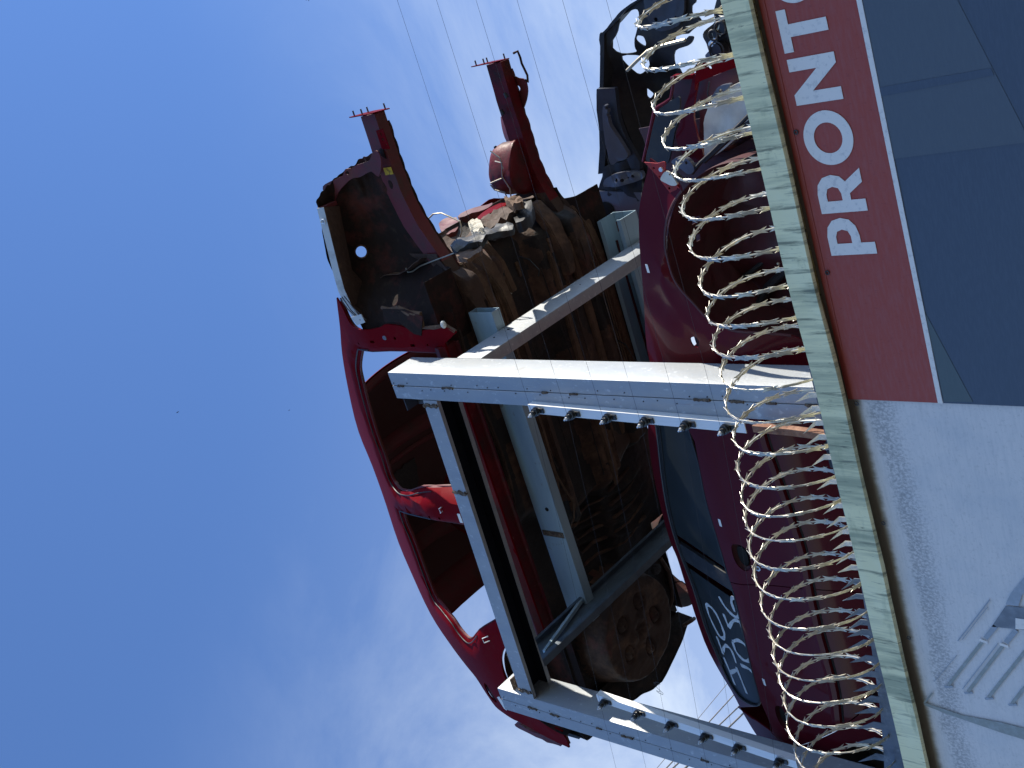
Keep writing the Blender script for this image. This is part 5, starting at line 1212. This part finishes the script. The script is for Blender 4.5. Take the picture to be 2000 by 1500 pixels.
# ---------------------------------------------------------------- third car: dark stripped front end at the far right
dk = thing('dark_car_wreck', 'sooty dark grey stripped car front with ragged holes, behind the maroon car at the right', 'car', (-1.3, 5.8, 6.0))
def plate3(*a, **k): return plate(*a, par=dk, **k)
def poly3(px_, Y): return [(lambda q: (q.x, q.z))(on_y(a, b, Y)) for a, b in px_]
Y3 = 5.55
bm = new()
outl = smooth_poly(poly3([(1167, 175), (1171, 150), (1171, 107), (1172, 67), (1180, 62), (1197, 40), (1212, 22), (1230, 8), (1248, -4), (1262, -30), (1345, -30), (1360, 0), (1352, 12), (1353, 28), (1366, 35), (1367, 48), (1353, 58), (1342, 70), (1353, 72), (1351, 82), (1342, 90), (1318, 100), (1317, 128), (1330, 148), (1330, 230), (1300, 300), (1285, 360), (1230, 352), (1190, 345), (1178, 310), (1173, 250), (1170, 200)], Y3), 3)
hA = smooth_poly(poly3([(1245, 19), (1247, 40), (1243, 66), (1234, 93), (1228, 108), (1202, 109), (1192, 88), (1205, 61), (1212, 35), (1230, 22)], Y3), 3)
hB = smooth_poly(poly3([(1201, 116), (1230, 121), (1232, 133), (1221, 154), (1204, 167), (1199, 149)], Y3), 3)
hC = smooth_poly(poly3([(1246, 69), (1256, 71), (1261, 82), (1256, 92), (1247, 87), (1242, 77)], Y3), 3)
hD = smooth_poly(poly3([(1209, 200), (1216, 207), (1220, 213), (1214, 221), (1209, 214)], Y3), 3)
hE = circle2(*poly3([(1226.6, 112.5)], Y3)[0], .012, 10); hF = circle2(*poly3([(1205.5, 37.5)], Y3)[0], .012, 10)
hG = smooth_poly(poly3([(1318, 72), (1345, 66), (1338, 78), (1322, 82)], Y3), 2)
hE = circle2(*poly3([(1226.6, 113.5)], Y3)[0], .008, 8)
def bowl(x, z):
    c = poly3([(1250, 215)], Y3)[0]; d = math.hypot(x - c[0], z - c[1])
    return Vector((x, Y3 + .30*sm(.42, .10, d) + .015*noise.noise(Vector((x*9, z*9, 1))) + .006*noise.noise(Vector((x*30, z*30, 5))), z))
bm.free(); bm = new()
panel(bm, outl, [hA, hB, hC, hD, hF, hG], bowl, Vector((0, .012, 0)), .035); obj('wheel_house', bm, m_darkshell, dk, 45)
# apron edge rail with depth
e3 = [on_y(a, b, Y3 - .02) for a, b in ((1168, 340), (1171, 290), (1170, 252), (1165, 215), (1165, 175), (1171, 170), (1172, 110), (1172, 68), (1190, 50), (1214, 22), (1250, -4), (1275, -30))]
bm = new(); secs = []
for i, p in enumerate(e3):
    w = .03 if i > 4 else .05
    secs.append([p + Vector((-.0, 0, -.0)), p + Vector((.0, .0, -w)), p + Vector((.0, .09, -w)), p + Vector((0, .09, .0))])
sweep(bm, secs); obj('fender_rail', bm, m_darkshell, dk, 40)
plate3('arch_flange', [(1165, 174, 1), (1201, 172, 1), (1206, 215), (1213, 245), (1228, 280), (1246, 310), (1250, 330), (1238, 340), (1222, 310), (1190, 256, 1), (1171, 255, 1), (1166, 215)], Y3 - .05, .03, m_darkblue, (), .01)
plate3('hinge_bracket', [(1177, 210), (1181, 206), (1186, 212), (1190, 240), (1201, 262), (1219, 288), (1226, 302), (1221, 311), (1205, 316), (1193, 322), (1186, 300), (1181, 270), (1177, 235)], Y3 - .10, .03, m_slate, ((1184, 211, .010), (1188, 224, .010)), .012)
plate3('rusty_bulkhead', [(1176, 345), (1182, 325), (1210, 318), (1250, 315), (1254, 380), (1250, 392), (1172, 385)], Y3 - .03, .03, m_darkshell, ((1204, 345, .012), (1216, 345, .012), (1236, 340, .014)), .03)
plate3('torn_bracket', [(1180, 352), (1200, 340), (1230, 335), (1252, 340), (1250, 352), (1215, 362), (1190, 366), (1178, 364)], Y3 - .08, .03, m_slate, ((1205, 352, .012), (1216, 352, .012), (1236, 344, .010), (1226, 348, .006)), .03)
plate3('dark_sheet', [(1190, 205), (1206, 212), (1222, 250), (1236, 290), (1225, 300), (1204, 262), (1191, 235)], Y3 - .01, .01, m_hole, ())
dr = plate3('door_panel', [(1166, 373, 1), (1252, 376, 1), (1252, 470, 1), (1240, 540, 1), (1150, 520, 1), (1158, 430)], Y3 - .04, .03, m_slate, (), .004)
bm = new(); p = on_y(1183, 410, Y3 - .045); bmesh.ops.create_uvsphere(bm, u_segments=20, v_segments=10, radius=.052, matrix=Matrix.Translation(p) @ Matrix.Diagonal((1.0, .2, 1.3, 1))); obj('lamp_hole', bm, m_hole, dr)
plate3('inner_sheet', [(1262, -30), (1330, -30), (1332, 40), (1300, 60), (1275, 55), (1260, 20)], Y3 - .04, .02, m_darkblue, ((1281, 38, .012), (1310, 48, .006), (1320, 33, .006), (1322, 55, .01)), .01)
bm = new(); tube(bm, [on_y(a, b, Y3 - .12) for a, b in ((1225, 138), (1245, 118), (1265, 100), (1290, 90), (1338, 78))], .010, 7); obj('wiring_loom', bm, m_tube, dk)
bm = new(); gridmesh(bm, 8, 8, lambda u, v: Vector((-.6 - 1.4*u, Y3 + .05 + 1.2*v, 5.62 + .02*noise.noise(Vector((u*8, v*8, 1)))))); thicken(bm, Vector((0, 0, .005)))
bm.free()

# ---------------------------------------------------------------- power cables far behind, birds
D = 26.0
cab = [((1364, 1403), (1418, 1338), .011, 'thinnest'), ((1385, 1410), (1429, 1362), .022, 'upper thick'), ((1405, 1416), (1442, 1381), .026, 'lower thick'), ((1423, 1421), (1451, 1394), .034, 'thickest')]
for a, b, r, nm in cab:
    p, q = on_y(*a, D), on_y(*b, D + 2.5)
    d = q - p
    bm = new(); tube(bm, [p - d*14 + Vector((0, 0, 1.2)), p - d*4 + Vector((0, 0, .1)), p - d*1.2, p, q, q + d*6 + Vector((0, 0, .3)), q + d*12 + Vector((0, 0, 1.0))], r, 6)
    tag(obj('power_cable', bm, m_cable), nm + ' of the four grey power cables crossing the sky gap beside the far post', 'cable', 'power cables behind the yard')
def bird(px_, py_, dist, s, lab):
    d = ray(px_, py_).normalized(); p = EYE + d*dist
    bm = new()
    bmesh.ops.create_uvsphere(bm, u_segments=10, v_segments=6, radius=.09*s, matrix=Matrix.Translation(p) @ Matrix.Diagonal((2.2, .8, .7, 1)))
    for sg in (-1, 1):
        A = [p + Vector((.08*s, 0, 0)), p + Vector((.10*s, sg*.30*s, .10*s)), p + Vector((-.05*s, sg*.62*s, .03*s)), p + Vector((-.10*s, sg*.28*s, .08*s)), p + Vector((-.10*s, 0, 0))]
        f = [bm.verts.new(v) for v in A]; g = [bm.verts.new(v + Vector((0, 0, .012*s))) for v in A]
        bm.faces.new(f); bm.faces.new(g[::-1])
        for k in range(5): bm.faces.new((f[k], g[k], g[(k+1) % 5], f[(k+1) % 5]))
    f = [bm.verts.new(p + Vector(v)*s) for v in ((-.16, -.03, 0), (-.34, -.08, 0), (-.34, .08, 0), (-.16, .03, 0))]; bm.faces.new(f)
    tag(obj('bird', bm, m_bird, None, 0), lab, 'bird', 'distant birds')
bird(347, 805, 300, .75, 'tiny dark bird highest in the blue sky')
bird(565, 801, 300, .5, 'smallest dark bird speck, between the other bird and the car roof')
bird(602, -2, 200, .9, 'dark bird cut by the frame edge above the crash plates')
